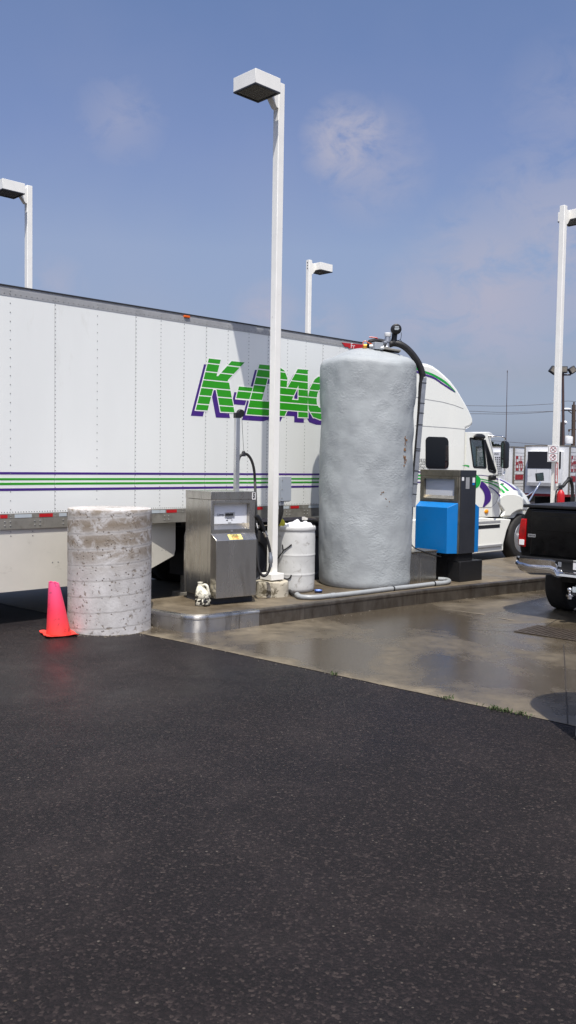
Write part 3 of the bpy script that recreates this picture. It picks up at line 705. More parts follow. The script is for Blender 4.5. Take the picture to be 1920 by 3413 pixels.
mb = MB(); mb.tube(smooth_path(hose, 6), .019, 10); hs_ = mb.build('hose', Mt['rubber'], pump, ang=60)
mb = MB(); mb.tube([hx(812, 1502), hx(812, 1508), hx(812, 1521)], [.012, .026, .032], 10); mb.build('hose_clamp', Mt['plastic_black'], hs_)
hl = lambda px, py: P.p3(px, py, .0 if py < 1800 else -.05)
mb = MB(); mb.tube([hl(901, 1840), hl(901.5, 1853), hl(902, 1856), hl(902, 1875), hl(902, 1878), hl(902, 1890)], [.023, .023, .03, .03, .023, .023], 12); mb.build('swivel', Mt['zinc'], hs_)
mb = MB(); mb.tube([hl(888, 1788), hl(881, 1772)], .027, 12); mb.build('ferrule', Mt['chrome'], hs_)
mb = MB(); mb.tube([hl(880, 1770), hl(876, 1756), hl(873, 1750), hl(868, 1738), hl(857, 1722), hl(850, 1718)], [.024, .03, .024, .032, .036, .026], 10)
mb.tube(smooth_path([hl(853, 1735), hl(852, 1752), hl(856, 1765), hl(864, 1757), hl(867, 1745)], 4), .008, 6); nz = mb.build('nozzle', Mt['plastic_black'], pump, ang=50)
mb = MB(); mb.tube([hl(855, 1744), hl(859, 1760)], .008, 6); mb.build('trigger', Mt['cap_white'], nz)
a = hx(849, 1720); mb = MB(); mb.box(Wp+.001, Wp+.03, .06, .2, a.z-.16, a.z+.06); mb.build('nozzle_holster', Mt['plastic_black'], pump, bevel=.006)

# ================================================================== LAMP POSTS
PW = .107
def lamp_post(p, z0, ztop, dirn, label, footing=False, rz=Fr((0, 0), 46).rz, holes=False):
    L = thing('lamp_post', label, 'lamp post', (p.x, p.y, 0), rz, 'white square lamp posts with box heads')
    mb = MB(); mb.box(-PW/2, PW/2, -PW/2, PW/2, z0, ztop); mb.build('pole', Mt['lamp_white'], L, bevel=.006)
    g = .13; a = dirn*PW/2; b = dirn*(PW/2+g)
    mb = MB(); mb.prism([(a, ztop-.06), (a, ztop-.34), (a+dirn*.03, ztop-.34), (b, ztop-.22), (b+dirn*.1, ztop-.22), (b+dirn*.1, ztop-.1), (b, ztop-.1)], -.05, .05); mb.build('arm', Mt['lamp_white'], L)
    S = .44; x0, x1 = sorted((b, b+dirn*S)); zb_ = ztop-.24; zt_ = ztop-.045
    mb = MB(); mb.box(x0, x1, -S/2, S/2, zb_+.015, zt_); hd = mb.build('lamp_head', Mt['lamp_white'], L, bevel=.004)
    mb = MB(); mb.plate([(x0, -S/2), (x1, -S/2), (x1, S/2), (x0, S/2)], [[(x0+.03, -S/2+.03), (x1-.03, -S/2+.03), (x1-.03, S/2-.03), (x0+.03, S/2-.03)]], zb_, zb_+.0145, 'z'); mb.build('lens_frame', Mt['charcoal'], hd)
    mb = MB(); mb.box(x0+.031, x1-.031, -S/2+.031, S/2-.031, zb_+.008, zb_+.0145); mb.build('lens', Mt['lens'], hd)
    if holes:
        for i in range(3): mb = MB(); mb.box(-PW/2-.003, -PW/2-.0005, -.012, .012, ztop-.085-i*.07, ztop-.055-i*.07); mb.build('bolt_hole', Mt['black'], L)
    return L
pm = gp(910, 1992, ZI); d = V((pm.x, pm.y, 0)).normalized(); pm = pm+d*.23; pm.z = 0
Ym = pm.y; pm.x = atd(907, 1900, Ym).x
ztp = atd(945, 281, Ym).z
LM = lamp_post(pm, ZI+.27, ztp, -1, 'tallest white lamp post, on the island between the pump and the tank')
LF = Fr(pm, 46)
mb = MB(); N = 40; rings = []
for h, r in ((0, .235), (.02, .232), (.09, .23), (.15, .231), (.195, .226), (.205, .21)):
    rings.append([V((cos(2*pi*k/N), sin(2*pi*k/N), 0))*(r+.006*noise.noise(V((cos(2*pi*k/N)*4, sin(2*pi*k/N)*4, h*20))))+V((0, 0, ZI+h)) for k in range(N)])
mb.loft(rings); mb.build('footing', Mt['footing'], LM, ang=50)
mb = MB(); mb.box(-.118, .118, -.118, .118, ZI+.222, ZI+.31); mb.build('base_cover', Mt['lamp_white'], LM, bevel=.006)
for x in (-.09, .09):
    for y in (-.09, .09): mb = MB(); mb.lathe([(.014, ZI+.2), (.014, ZI+.222)], 6, (x, y, 0)); mb.build('anchor_bolt', Mt['rail_dark'], LM)
# junction box on the pole
jx0 = PW/2+.001; q = LF.plx(*c3(985, 420), jx0); 
a0 = LF.loc(atd(926, 1590, Ym)); zj1 = atd(945, 1590, Ym).z; zj0 = atd(945, 1673, Ym).z
mb = MB(); mb.box(jx0, jx0+.2, -.07, .04, zj0, zj1); jb = mb.build('junction_box', Mt['grey_box'], LM, bevel=.004)
mb = MB(); mb.box(jx0+.01, jx0+.21, -.085, -.0705, zj0+.01, zj1+.006)
mb.build('box_cover', Mt['grey_box'], jb, bevel=.004)
for z in (zj0+.05, (zj0+zj1)/2, zj1-.05): mb = MB(); mb.lathe([(.008, -.086), (.008, -.09)], 8, (jx0+.03, 0, z), 'y'); mb.build('screw', Mt['rail_dark'], jb)
for i, x in enumerate((.03, .075)):
    mb = MB(); mb.tube([(jx0+x, -.05, zj0), (jx0+x, -.05, zj0-.05)], .024, 10); gl = mb.build('conduit_gland', Mt['zinc'], LM)
    mb = MB(); mb.tube(smooth_path([(jx0+x, -.05, zj0-.05), (jx0+x, -.05, zj0-.16), (jx0+x-.02, -.02, zj0-.28), (jx0-.0+x*.5, .05, zj0-.4), (-.0, .085, zj0-.7), (0, .085, ZI+.31)], 6), .016, 8); mb.build('conduit', Mt['rubber'], LM)
Y1 = 16.9; p1 = atd(95, 700, Y1); lamp_post(V((p1.x, p1.y, 0)), 0, atd(95, 620, Y1).z, -1, 'white lamp post behind the trailer at the left edge, half its head cut off')
Y2 = 22.4; p2 = atd(1030, 900, Y2); lamp_post(V((p2.x, p2.y, 0)), 0, atd(1030, 867, Y2).z, 1, 'farthest white lamp post, its box head pointing right above the trailer roof', holes=True)
Y3 = 17.5; p3_ = atd(1846, 1680, Y3); p3_.x = atd(1849, 1600, Y3).x
LR = lamp_post(V((p3_.x, p3_.y, 0)), .2, atd(1879, 686, Y3).z, 1, 'white lamp post on the right carrying the no smoking sign')
RF = Fr((p3_.x, p3_.y), 46)
# sign and extinguisher on the right post (faces towards the camera)
wz = lambda px, py: atd(px, py, Y3-.12)
def face_sign(name, label, cat, px0, py0, px1, py1, off, m, rot):
    a, b = atd(px0, py1, Y3-off), atd(px1, py0, Y3-off); c = (a+b)/2
    o = thing(name, label, cat, (c.x, c.y, c.z), rot); return o, (b.x-a.x)/2, (b.z-a.z)/2
S1, w, h = face_sign('prohibition_sign', 'white no smoking and no open flame sign on the right lamp post', 'sign', 1825, 1484, 1862, 1539, .13, 'sign_white', radians(-10))
mb = MB(); mb.box(-w, w, 0, .006, -h, h); pn = mb.build('panel', Mt['sign_white'], S1, bevel=.003)
mb = MB()
def ring(mb, c, r0, r1, y, n=28):
    for k in range(n):
        a, b = 2*pi*k/n, 2*pi*(k+1)/n
        mb.add([(c[0]+r0*cos(a), y, c[1]+r0*sin(a)), (c[0]+r1*cos(a), y, c[1]+r1*sin(a)), (c[0]+r1*cos(b), y, c[1]+r1*sin(b)), (c[0]+r0*cos(b), y, c[1]+r0*sin(b))], [(0, 1, 2, 3)])
def bar(mb, p, q, w, y):
    d = V((q[0]-p[0], q[1]-p[1])); d.normalize(); n_ = V((-d.y, d.x))*w/2
    mb.add([(p[0]+n_.x, y, p[1]+n_.y), (q[0]+n_.x, y, q[1]+n_.y), (q[0]-n_.x, y, q[1]-n_.y), (p[0]-n_.x, y, p[1]-n_.y)], [(0, 1, 2, 3)])
for s in (1, -1):
    c = (0, s*h*.46); ring(mb, c, h*.32, h*.27 if False else h*.38, -.002); bar(mb, (-h*.25, c[1]+h*.25), (h*.25, c[1]-h*.25), h*.06, -.003)
mb.build('red_ring', Mt['erb_red'], pn, ang=0)
mb = MB(); t_ = w*.86; tz = h*.9
for p, q in (((-t_, -tz), (t_, -tz)), ((-t_, tz), (t_, tz)), ((-t_, -tz), (-t_, tz)), ((t_, -tz), (t_, tz)), ((-t_, 0), (t_, 0))): bar(mb, p, q, h*.035, -.002)
bar(mb, (-h*.2, h*.3), (h*.24, h*.66), h*.06, -.0025); bar(mb, (-h*.2, -h*.63), (h*.12, -h*.34), h*.05, -.0025); bar(mb, (h*.06, -h*.42), (h*.22, -h*.24), h*.14, -.0026)
mb.build('black_print', Mt['ink'], pn, ang=0)
S2, w, h = face_sign('arrow_sign', 'narrow red fire extinguisher arrow sign pointing down the right lamp post', 'sign', 1851, 1541, 1860, 1611, .13, 'red', radians(-44))
w *= 1.25
mb = MB(); mb.box(-w, w, 0, .004, -h, h); pn = mb.build('panel', Mt['red'], S2)
mb = MB(); mb.add([(-w*.5, -.002, h*.9), (w*.5, -.002, h*.9), (w*.5, -.002, -h*.62), (-w*.5, -.002, -h*.62)], [(0, 1, 2, 3)]); mb.add([(-w*.8, -.002, -h*.62), (w*.8, -.002, -h*.62), (0, -.002, -h*.96)], [(0, 1, 2)]); ar = mb.build('arrow', Mt['sign_white'], pn, ang=0)
mb = MB(); text_mb(mb, 'EXTINGUISHER', w*.95, lambda u, v: V((v, -.003, -u*.9+h*.12))); mb.build('lettering', Mt['red'], ar, ang=0)
ep = wz(1868, 1690); E_ = thing('fire_extinguisher', 'red fire extinguisher hanging on the right lamp post', 'fire extinguisher', (ep.x, ep.y, 0), 0)
et, eb = wz(1868, 1634).z, wz(1868, 1634).z-.52; er = .075
mb = MB(); mb.lathe([(er*.9, eb), (er, eb+.02), (er, et-.09), (er*.85, et-.04), (er*.45, et-.005), (er*.35, et+.01)], 24); eb_ = mb.build('cylinder', Mt['red'], E_, ang=50)
mb = MB(); mb.lathe([(er*.32, et+.01), (er*.32, et+.05)], 12); mb.box(-.09, .05, -.012, .012, et+.05, et+.075); mb.box(-.09, .03, -.012, .012, et+.02, et+.035); mb.build('valve_lever', Mt['black'], E_)
mb = MB(); mb.tube(smooth_path([(0, 0, et+.03), (-.07, 0, et+.01), (-.1, 0, et-.1), (-.1, 0, et-.35), (-.095, 0, eb+.08)], 5), .014, 8); mb.build('discharge_hose', Mt['black'], E_)
mb = MB(); n = 8
for i in range(n):
    a, b = -pi/2-.35+i*.13, -pi/2-.35+(i+1)*.13; r = er+.002
    mb.add([(r*cos(a), r*sin(a), eb+.06), (r*cos(b), r*sin(b), eb+.06), (r*cos(b), r*sin(b), eb+.27), (r*cos(a), r*sin(a), eb+.27)], [(0, 1, 2, 3)])
mb.build('paper_label', Mt['sign_white'], eb_)

# ================================================================== DRUM, JUG, PIPE, CABINET
dp = gp(1003, 1977, ZI); d = V((dp.x, dp.y, 0)).normalized(); rd = .285; dc = dp+d*rd; dc.z = ZI; dc.x = atd(984, 1850, dc.y).x
hd_ = atd(1000, 1752, dc.y).z-ZI
dr = thing('plastic_drum', 'dirty white plastic drum filled with a white bag by the lamp post', 'drum', dc)
prf = [(.9, 0), (.97, .015), (1, .05)]+[(1.0, .1), (1.0, .24), (1.004, .255), (1.014, .265), (1.014, .275), (1.004, .285), (1.0, .3), (1.0, .54), (1.004, .55), (1.014, .56), (1.014, .57), (1.004, .58), (1.0, .59), (1.0, .82), (.985, .9), (.975, .925), (.995, .935), (1.018, .945), (1.018, .985), (.99, 1.0), (.93, 1.0), (.92, .9), (.9, .8)]
mb = MB(); mb.lathe([(r*rd, z*hd_) for r, z in prf], 48); mb.build('drum_body', Mt['drum'], dr, ang=50)
DF = lambda px, py, dy: atd(px, py, dc.y+dy)-dc
mb = MB(); N = 36; rings = []
for i in range(13):
    k = i/12; r = .255*(1-k**2.2)+.004
    rings.append([V((r*cos(2*pi*j/N)*1.0+.05*k, r*sin(2*pi*j/N), hd_*.94+.12*k+.05*noise.noise(V((cos(2*pi*j/N)*r*9, sin(2*pi*j/N)*r*9, 2)))*(.6+k)+.02*noise.noise(V((cos(2*pi*j/N)*r*24, sin(2*pi*j/N)*r*24, 2))))) for j in range(N)])
mb.loft(rings); bg_ = mb.build('plastic_bag', Mt['bag'], ang=70, loc=dc); tag(bg_, 'crumpled white plastic bag heaped in the top of the drum', 'bag')
mb = MB(); rings = []
for i in range(8):
    k = i/7; rings.append([V((.075*sqrt(max(1-k*k, 0.002))*cos(2*pi*j/18)+.008*noise.noise(V((i, j, 0))), .06*sqrt(max(1-k*k, .002))*sin(2*pi*j/18), .11*k)) for j in range(18)])
mb.loft(rings); yl = mb.build('yellow_rag', Mt['yellow'], ang=60, loc=dc+DF(934, 1752, -.12)); tag(yl, 'yellow rag lying on the drum rim beside the lamp post', 'rag')
# black rubber cords hooked on the drum
def cord(name, paths, label, r=.009):
    mb = MB()
    for p in paths: mb.tube(smooth_path([DF(x, y, -rd*1.02+dd) for x, y, dd in p], 5), r, 8)
    o = mb.build(name, Mt['rubber'], loc=dc); tag(o, label, 'cord', 'black rubber cords on the drum')
cord('bungee_cord', [[(941, 1815, .06), (943, 1828, .05), (946, 1834, .04)], [(972, 1815, .0), (958, 1826, .02), (946, 1834, .04), (936, 1848, .06), (922, 1866, .14)]], 'forked black rubber cord over the upper part of the drum')
cord('bungee_cord', [[(941, 1917, .06), (944, 1925, .05), (952, 1929, .03), (961, 1929, .01), (968, 1924, .0), (971, 1916, .0)]], 'curved black rubber cord hook low on the drum')
# jug
jp = gp(676, 2022, ZI); jp = jp+V((jp.x, jp.y, 0)).normalized()*.08; jp.z = ZI
jg = thing('oil_jug', 'oil stained white plastic jug standing against the pump', 'jug', jp, radians(-25))
mb = MB(); rings = []
def rr(hx_, hy_, z, cx=0, n=28, e=3.2):
    return [V((cx+hx_*math.copysign(abs(cos(2*pi*k/n))**(2/e), cos(2*pi*k/n)), hy_*math.copysign(abs(sin(2*pi*k/n))**(2/e), sin(2*pi*k/n)), z)) for k in range(n)]
for z, a, b, c in ((0, .085, .065, 0), (.012, .096, .076, 0), (.08, .096, .076, 0), (.085, .092, .072, 0), (.1, .092, .072, 0), (.105, .096, .076, 0), (.15, .095, .075, 0), (.175, .088, .07, -.002), (.215, .058, .055, -.025), (.245, .036, .036, -.04), (.255, .026, .026, -.042), (.285, .026, .026, -.042), (.288, .03, .03, -.042), (.3, .03, .03, -.042), (.3, .02, .02, -.042)):
    rings.append(rr(a, b, z, c))
mb.loft(rings); mb.build('jug_body', Mt['jug'], jg, ang=50)
mb = MB(); mb.tube(smooth_path([(-.015, 0, .255), (.025, 0, .27), (.06, 0, .255), (.078, 0, .2), (.082, 0, .15), (.078, 0, .12)], 5), .0165, 10); mb.build('handle', Mt['jug'], jg, ang=60)
# grey plastic pipe with an elbow, and the hose end beside it
rp = .034; gz = lambda px, py: gp(px, py, ZI+rp)
pts = [gz(990, 1983), gz(1000, 1989), gz(1030, 1991), gz(1062, 1990), gz(1100, 1986), gz(1160, 1980), gz(1240, 1970.5), gz(1308, 1962), gz(1380, 1954), gz(1445, 1946), gz(1478, 1943), gz(1492, 1940), gz(1497, 1936), gz(1488, 1932), gz(1462, 1930)]
pb = V((pts[4].x, pts[4].y, ZI)); PVp = thing('plastic_pipe', 'grey plastic pipe with an elbow lying along the island edge', 'pipe', pb)
mb = MB(); mb.tube([p-pb for p in smooth_path(pts, 5)], rp, 14); pvb = mb.build('pipe', Mt['pvc'], PVp, ang=60)
mb = MB()
for a, b in ((0, 1), (9, 10)): 
    p, q = pts[a]-pb, pts[b]-pb; mb.tube([p, p.lerp(q, .6)], rp*1.16, 14)
p, q = pts[4]-pb, pts[5]-pb; mb.tube([p, p.lerp(q, .25)], rp*1.14, 14); mb.build('coupling', Mt['pvc'], pvb, ang=60)
mb = MB()
for a, b in ((7, 8), (9, 10)):
    p, q = pts[a]-pb, pts[b]-pb; mb.tube([p, p+(q-p).normalized()*.02], rp*1.2, 14)
mb.build('pipe_strap', Mt['black'], pvb, ang=60)
h0 = gp(985, 1984, ZI+.03); mb = MB(); mb.tube([p-h0 for p in smooth_path([gp(1002, 1988, ZI+.03), gp(985, 1984, ZI+.03), gp(970, 1975, ZI+.03), gp(962, 1962, ZI+.03), gp(952, 1950, ZI+.04), gp(940, 1935, ZI+.05)], 5)], .022, 10)
o = mb.build('rubber_hose', Mt['rubber'], loc=h0, ang=60); tag(o, 'black rubber hose curling round the foot of the drum', 'hose')
cp = gp(1062, 1980, ZI); cn_ = thing('drink_can', 'small crushed blue can lying behind the grey pipe', 'can', cp+V((0, .12, .03)))
mb = MB(); N = 20; rings = []
for i in range(9):
    x = -.055+.11*i/8; rings.append([V((x, (.028-.006*(i in (0, 8)))*cos(2*pi*k/N)*(1+.25*noise.noise(V((x*40, k*.6, 1)))), (.028-.006*(i in (0, 8)))*sin(2*pi*k/N)*(.85+.25*noise.noise(V((x*50, k*.6, 4)))))) for k in range(N)])
mb.loft(rings); mb.build('can_body', Mt['can_blue'], cn_, ang=50)
C_ = Fr(gp(1453, 1941, ZI), 50)
zc1 = C_.pl(1453, 1838)[1]; cbn = thing('steel_cabinet', 'low stainless steel cabinet between the foam tank and the blue dispenser', 'cabinet', (C_.o.x, C_.o.y, 0), C_.rz)
mb = MB(); mb.box(-1.0, 0, 0, .38, ZI, zc1); cb = mb.build('cabinet_body', Mt['steel'], cbn, bevel=.004)
mb = MB(); mb.box(-1.02, .01, -.012, .39, zc1+.001, zc1+.022); mb.build('lid', Mt['steel_old'], cbn, bevel=.003)
xs = C_.pl(1402, 1880)[0]; mb = MB(); mb.box(xs-.002, xs+.002, -.002, -.0004, ZI+.02, zc1-.01); mb.build('seam', Mt['alu'], cb)
mb = MB(); mb.tube(smooth_path([C_.p3(1366, 1790, -.02), C_.p3(1370, 1812, -.02), C_.p3(1382, 1826, -.03), C_.p3(1405, 1836, -.035), C_.p3(1430, 1845, -.025), C_.p3(1452, 1852, -.02), C_.p3(1470, 1856, .05)], 5), .009, 8)
o = mb.build('black_cable', Mt['rubber'], ang=60); o.location = (C_.o.x, C_.o.y, 0); o.rotation_euler.z = C_.rz; tag(o, 'black cable drooping over the front of the steel cabinet', 'cable')

# ================================================================== BLUE DISPENSER
cd3 = lambda x, y: (1360+x/5.175, 1540+y/5.175)
D = Fr(gp(1532, 1941, ZI), 50)
ds = thing('fuel_dispenser', 'older fuel dispenser with bright blue lower panels on a black base', 'fuel pump', (D.o.x, D.o.y, 0), D.rz)
yb = .03; xb = D.pl(1530, 1700, yb)[0]; xe = D.pl(1583, 1700, yb)[0]; Wd = D.plx(1401, 1600, xb)[0]
zt = D.pl(1533, 1567, yb)[1]; zc = D.pl(1533, 1589, yb)[1]; zb = D.pl(1527, 1846, yb)[1]
zk = D.pl(1532, 1873)[1]; xk = D.pl(1607, 1900)[0]
mb = MB(); mb.box(xb+.02, xe-.01, .262, Wd-.02, ZI, zb+.01); mb.box(xb+.02, xe-.01, yb+.02, .262, zk+.002, zb+.01); mb.build('plinth', Mt['black'], ds)
wn = [D.plx(*cd3(285, 290), xb), D.plx(*cd3(805, 290), xb), D.plx(*cd3(800, 625), xb), D.plx(*cd3(275, 628), xb)]
wy1, wy0 = (wn[0][0]+wn[3][0])/2, (wn[1][0]+wn[2][0])/2; wz1 = (wn[0][1]+wn[1][1])/2; wz0 = (wn[2][1]+wn[3][1])/2
mb = MB(); mb.box(xb+.05, xe-.006, yb+.0, Wd, zb, zc); mb.plate([(yb, zb), (Wd, zb), (Wd, zc), (yb, zc)], [[(wy0, wz0), (wy1, wz0), (wy1, wz1), (wy0, wz1)]], xb, xb+.0495, 'x'); mb.build('cabinet', Mt['steel_old'], ds, bevel=.003)
mb = MB(); mb.box(xb-.004, xe, yb-.001, Wd+.004, zc+.002, zt); mb.build('top_cover', Mt['steel_old'], ds, bevel=.004)
mb = MB(); mb.box(xb+.022, xe-.004, yb-.012, yb-.0012, zb-.002, zc); mb.box(xb+.012, xe+.001, yb-.012, yb-.0012, zc+.003, zt-.001); sd = mb.build('side_panel', Mt['charcoal'], ds, bevel=.002)
mb = MB(); mb.box(xb+.04, xb+.048, wy0+.001, wy1-.001, wz0+.05, wz1-.001); mb.build('display_panel', Mt['screen_dull'], ds)
mb = MB(); mb.add([(xb+.002, wy0+.001, wz0+.001), (xb+.002, wy1-.001, wz0+.001), (xb+.04, wy1-.001, wz0+.05), (xb+.04, wy0+.001, wz0+.05)], [(0, 1, 2, 3)]); mb.build('sloped_sill', Mt['steel'], ds, ang=0)
o1 = D.plx(*cd3(235, 255), xb), D.plx(*cd3(850, 680), xb)
mb = MB(); mb.plate([(o1[1][0], o1[1][1]), (o1[0][0], o1[1][1]), (o1[0][0], zc-.004), (o1[1][0], zc-.004)], [[(wy0, wz0+.001), (wy1, wz0+.001), (wy1, wz1), (wy0, wz1)]], xb-.008, xb-.0006, 'x'); mb.build('display_frame', Mt['steel_old'], ds, bevel=.002)
zp = D.plx(*cd3(500, 688), xb)[1]; pp_ = .15; zp2 = zp-.075
def pod(x0, sg, b0=.09):
    mb = MB(); x1 = x0+sg*pp_; y0, y1 = yb+.02, Wd-.0
    r0 = [V((x0, y0, zb)), V((x0, y1, zb)), V((x0, y1, zp)), V((x0, y0, zp))]
    r1 = [V((x1, y0+b0, zb)), V((x1, y1-.05, zb)), V((x1, y1-.05, zp2)), V((x1, y0+b0, zp2))]
    mb.loft([r0, r1]); mb.build('lower_panel', Mt['blue'], ds, bevel=.004)
pod(xb-.001, -1); pod(xe+.001, 1, .012)
for (a, b, m) in (((930, 322), (968, 260), 'sign_white'), ((995, 462), (1064, 264), 'rail'), ((1112, 355), (1158, 268), 'sign_white'), ((1112, 396), (1148, 360), 'blue')):
    p, q = D.pl(*cd3(*a), yb-.0125), D.pl(*cd3(*b), yb-.0125); mb = MB(); mb.box(p[0], q[0], yb-.0135, yb-.0125, p[1], q[1]); mb.build('sticker', Mt[m], sd)
mb = MB(); mb.box(.0, xk, 0, .26, ZI, zk); mb.build('base_box', Mt['black'], ds, bevel=.006)

# ================================================================== TRAILER
ZT = T.pl(0, 946)[1]; ZF = T.pl(0, 960)[1]; ZR = T.pl(0, 982)[1]; ZB = T.pl(0, 1713)[1]; ZM = T.pl(0, 1729)[1]; ZL = T.pl(0, 1766)[1]; ZS = T.pl(0, 1976)[1]
XF = T.pl(1222, 1168)[0]; XR = XF-16.0; WT = 2.6
tr = thing('semi_trailer', 'long white box trailer with green and purple logo parked behind the pumps', 'trailer', (T.o.x, T.o.y, 0), T.rz)
mb = MB(); mb.prism([(XR, 0), (XF-.12, 0), (XF-.03, .04), (XF, .14), (XF, WT-.14), (XF-.12, WT), (XR, WT)], ZB-.002, ZR+.01, 'z')
bd = mb.build('body', Mt['trailer_white'], tr, ang=30)
mb = MB(); mb.box(XR, XF-.1, -.004, WT+.004, ZR, ZF); mb.box(XR, XF-.1, .012, WT-.012, ZF, ZT-.012); mb.build('top_rail', Mt['rail'], tr)
mb = MB(); mb.box(XR-.005, XF-.09, .004, WT-.004, ZT-.0115, ZT+.006); mb.build('roof', Mt['edge_dark'], tr)
mb = MB(); mb.box(XR, XF-.1, -.006, WT+.006, ZM, ZB); mb.box(XR, XF-.1, -.010, .05, ZL, ZM-.003); mb.box(XR, XF-.1, WT-.05, WT+.01, ZL, ZM-.003); mb.build('bottom_rail', Mt['rail_dark'], tr)
mb = MB(); mb.box(XR, XF-.1, .06, WT-.06, ZL+.02, ZM-.01); mb.build('floor', Mt['dark_under'], tr)
# rivets
mb = MB()
def rivet(x, z, r=.0075, y=-.0005):
    n = 6; c = len(mb.v)
    vs = [V((x+r*cos(2*pi*k/n), y, z+r*sin(2*pi*k/n))) for k in range(n)]+[V((x+r*.6*cos(2*pi*k/n), y-r*.55, z+r*.6*sin(2*pi*k/n))) for k in range(n)]
    mb.add(vs, [(k, (k+1) % n, n+(k+1) % n, n+k) for k in range(n)]+[tuple(range(n, 2*n))])
col_px = [35, 184, 323, 451, 533, 610, 684, 755, 824, 889, 952.5, 1013, 1070, 1125, 1178]
wide = {0, 2}
xcols = [T.pl(p, 1575)[0] for p in col_px]; step = xcols[1]-xcols[0]
for i, x in enumerate(xcols+[xcols[0]-step]):
    dz = .108 if i in wide else .053; z = ZB+.05
    while z < ZR-.02: rivet(x, z); z += dz
    rivet(x, ZB-.02, .009, -.006); rivet(x, ZB-.05, .009, -.006); rivet(x, ZR+.02, .007, -.0045); rivet(x, ZF-.015, .007, -.0045)
x = XF-.2; xl = xcols[0]-step*1.3
i = 0
while x > xl:
    rivet(x, ZB+.017, .0075)
    if i % 2 == 0: rivet(x, ZR+.03, .008, -.0045)
    if i % 4 == 0: rivet(x, ZF+.03, .007, .0115)
    if i % 11 in (0, 2):
        rivet(x, ZM-.04, .011, -.0105); rivet(x, ZL+.045, .011, -.0105)
    x -= .036; i += 1
mb.build('rivets', Mt['rivet'], bd, ang=0)
mb = MB()
for i in (1, 3, 6, 9, 12): mb.box(xcols[i]-.012, xcols[i]-.009, -.0012, .001, ZB, ZR)
mb.build('panel_seams', Mt['rail'], bd, ang=0)
for m, pa, pb_ in (('purple', 1573, 1581), ('green', 1593.5, 1600.5), ('green', 1609, 1616.5), ('purple', 1628, 1636.5)):
    z1, z0 = T.pl(0, pa)[1], T.pl(0, pb_)[1]; mb = MB(); mb.box(XR, XF-.2, -.0022, -.0004, z0, z1); mb.build('stripe', Mt[m], bd)
# lettering on the side: letters cut by horizontal gaps, with a purple drop shadow
Lp = lambda x, y: T.pl(600+x/2.898, 1150+y/2.898)
K_ = [[(277, 130), (392, 142), (265, 632), (150, 625)], [(350, 318), (497, 155), (622, 168), (466, 332), (420, 420), (340, 400)], [(240, 300), (420, 300), (480, 425), (215, 425)], [(345, 400), (470, 350), (525, 650), (390, 643)]]
DSH = [[(567, 400), (700, 412), (668, 527), (540, 515)]]
D_ = [[(765, 187), (880, 197), (750, 676), (640, 668)], [(765, 187), (955, 207), (945, 325), (735, 312)], [(950, 206), (1008, 248), (1036, 320), (1028, 430), (915, 470), (925, 330), (930, 300)], [(1028, 428), (1000, 540), (945, 625), (868, 575), (915, 468)], [(680, 535), (880, 545), (950, 620), (900, 665), (845, 682), (640, 668)]]
A_ = [[(1135, 232), (1240, 240), (1150, 372), (1008, 685), (890, 680)], [(1143, 300), (1135, 232), (1233, 242), (1233, 700), (1140, 695)], [(1070, 527), (1200, 535), (1200, 640), (1020, 628)]]
Co = [(1480, 268), (1420, 272), (1360, 288), (1300, 330), (1250, 425), (1233, 520), (1240, 620), (1285, 695), (1350, 718), (1450, 722)]
Ci = [(1480, 390), (1430, 388), (1385, 398), (1345, 430), (1325, 470), (1318, 530), (1322, 575), (1340, 602), (1370, 610), (1450, 612)]
C__ = [[Co[i], Co[i+1], Ci[i+1], Ci[i]] for i in range(9)]
gaps = [Lp(*q)[1] for q in ((330, 183), (310, 262), (298, 341), (288, 417), (278, 495), (218, 572))]; gh = (Lp(300, 178)[1]-Lp(300, 189)[1])/2
def clip(poly, z, keep_above):
    out = []
    for i in range(len(poly)):
        a, b = poly[i], poly[(i+1) % len(poly)]; ia = (a[1] >= z) == keep_above; ib = (b[1] >= z) == keep_above
        if ia: out.append(a)
        if ia != ib:
            k = (z-a[1])/(b[1]-a[1]); out.append((a[0]+(b[0]-a[0])*k, z))
    return out
edges = [99]+[v for g_ in gaps for v in (g_+gh, g_-gh)]+[-99]
bands = [(edges[i+1], edges[i]) for i in range(0, len(edges), 2)]
def grow(poly, d):
    c = V((sum(p[0] for p in poly)/len(poly), sum(p[1] for p in poly)/len(poly))); out = []
    ar = sum(poly[i][0]*poly[(i+1) % len(poly)][1]-poly[(i+1) % len(poly)][0]*poly[i][1] for i in range(len(poly))); sg = 1 if ar > 0 else -1
    n = len(poly)
    for i in range(n):
        p0, p1, p2 = (V(poly[(i+k-1) % n]) for k in range(3)); d1 = (p1-p0).normalized(); d2 = (p2-p1).normalized()
        n1 = V((d1.y, -d1.x))*sg; n2 = V((d2.y, -d2.x))*sg; b = (n1+n2); 
        k = d/max(.35, (1+n1.dot(n2))/2)/2; out.append(tuple(p1+b*k))
    return out
green_, outl, shad = MB(), MB(), MB(); lay = 0
offx, offz = Lp(255, 682)[0]-Lp(300, 625)[0], Lp(255, 682)[1]-Lp(300, 625)[1]
for letter in (K_, DSH, D_, A_, C__):
    for q in letter:
        pl_ = [Lp(*p) for p in q]; lay += 1; e = (lay % 6)*.00012
        for zl, zh in bands:
            r = clip(pl_, zl, True); r = clip(r, zh, False) if len(r) > 2 else r
            if len(r) > 2: green_.add([(x, -.0046-e, z) for x, z in r], [tuple(range(len(r)))])
        g_ = grow(pl_, .016); outl.add([(x, -.0034-e, z) for x, z in g_], [tuple(range(len(g_)))])
        shad.add([(x+offx, -.0016-e, z+offz) for x, z in pl_], [tuple(range(len(pl_)))])
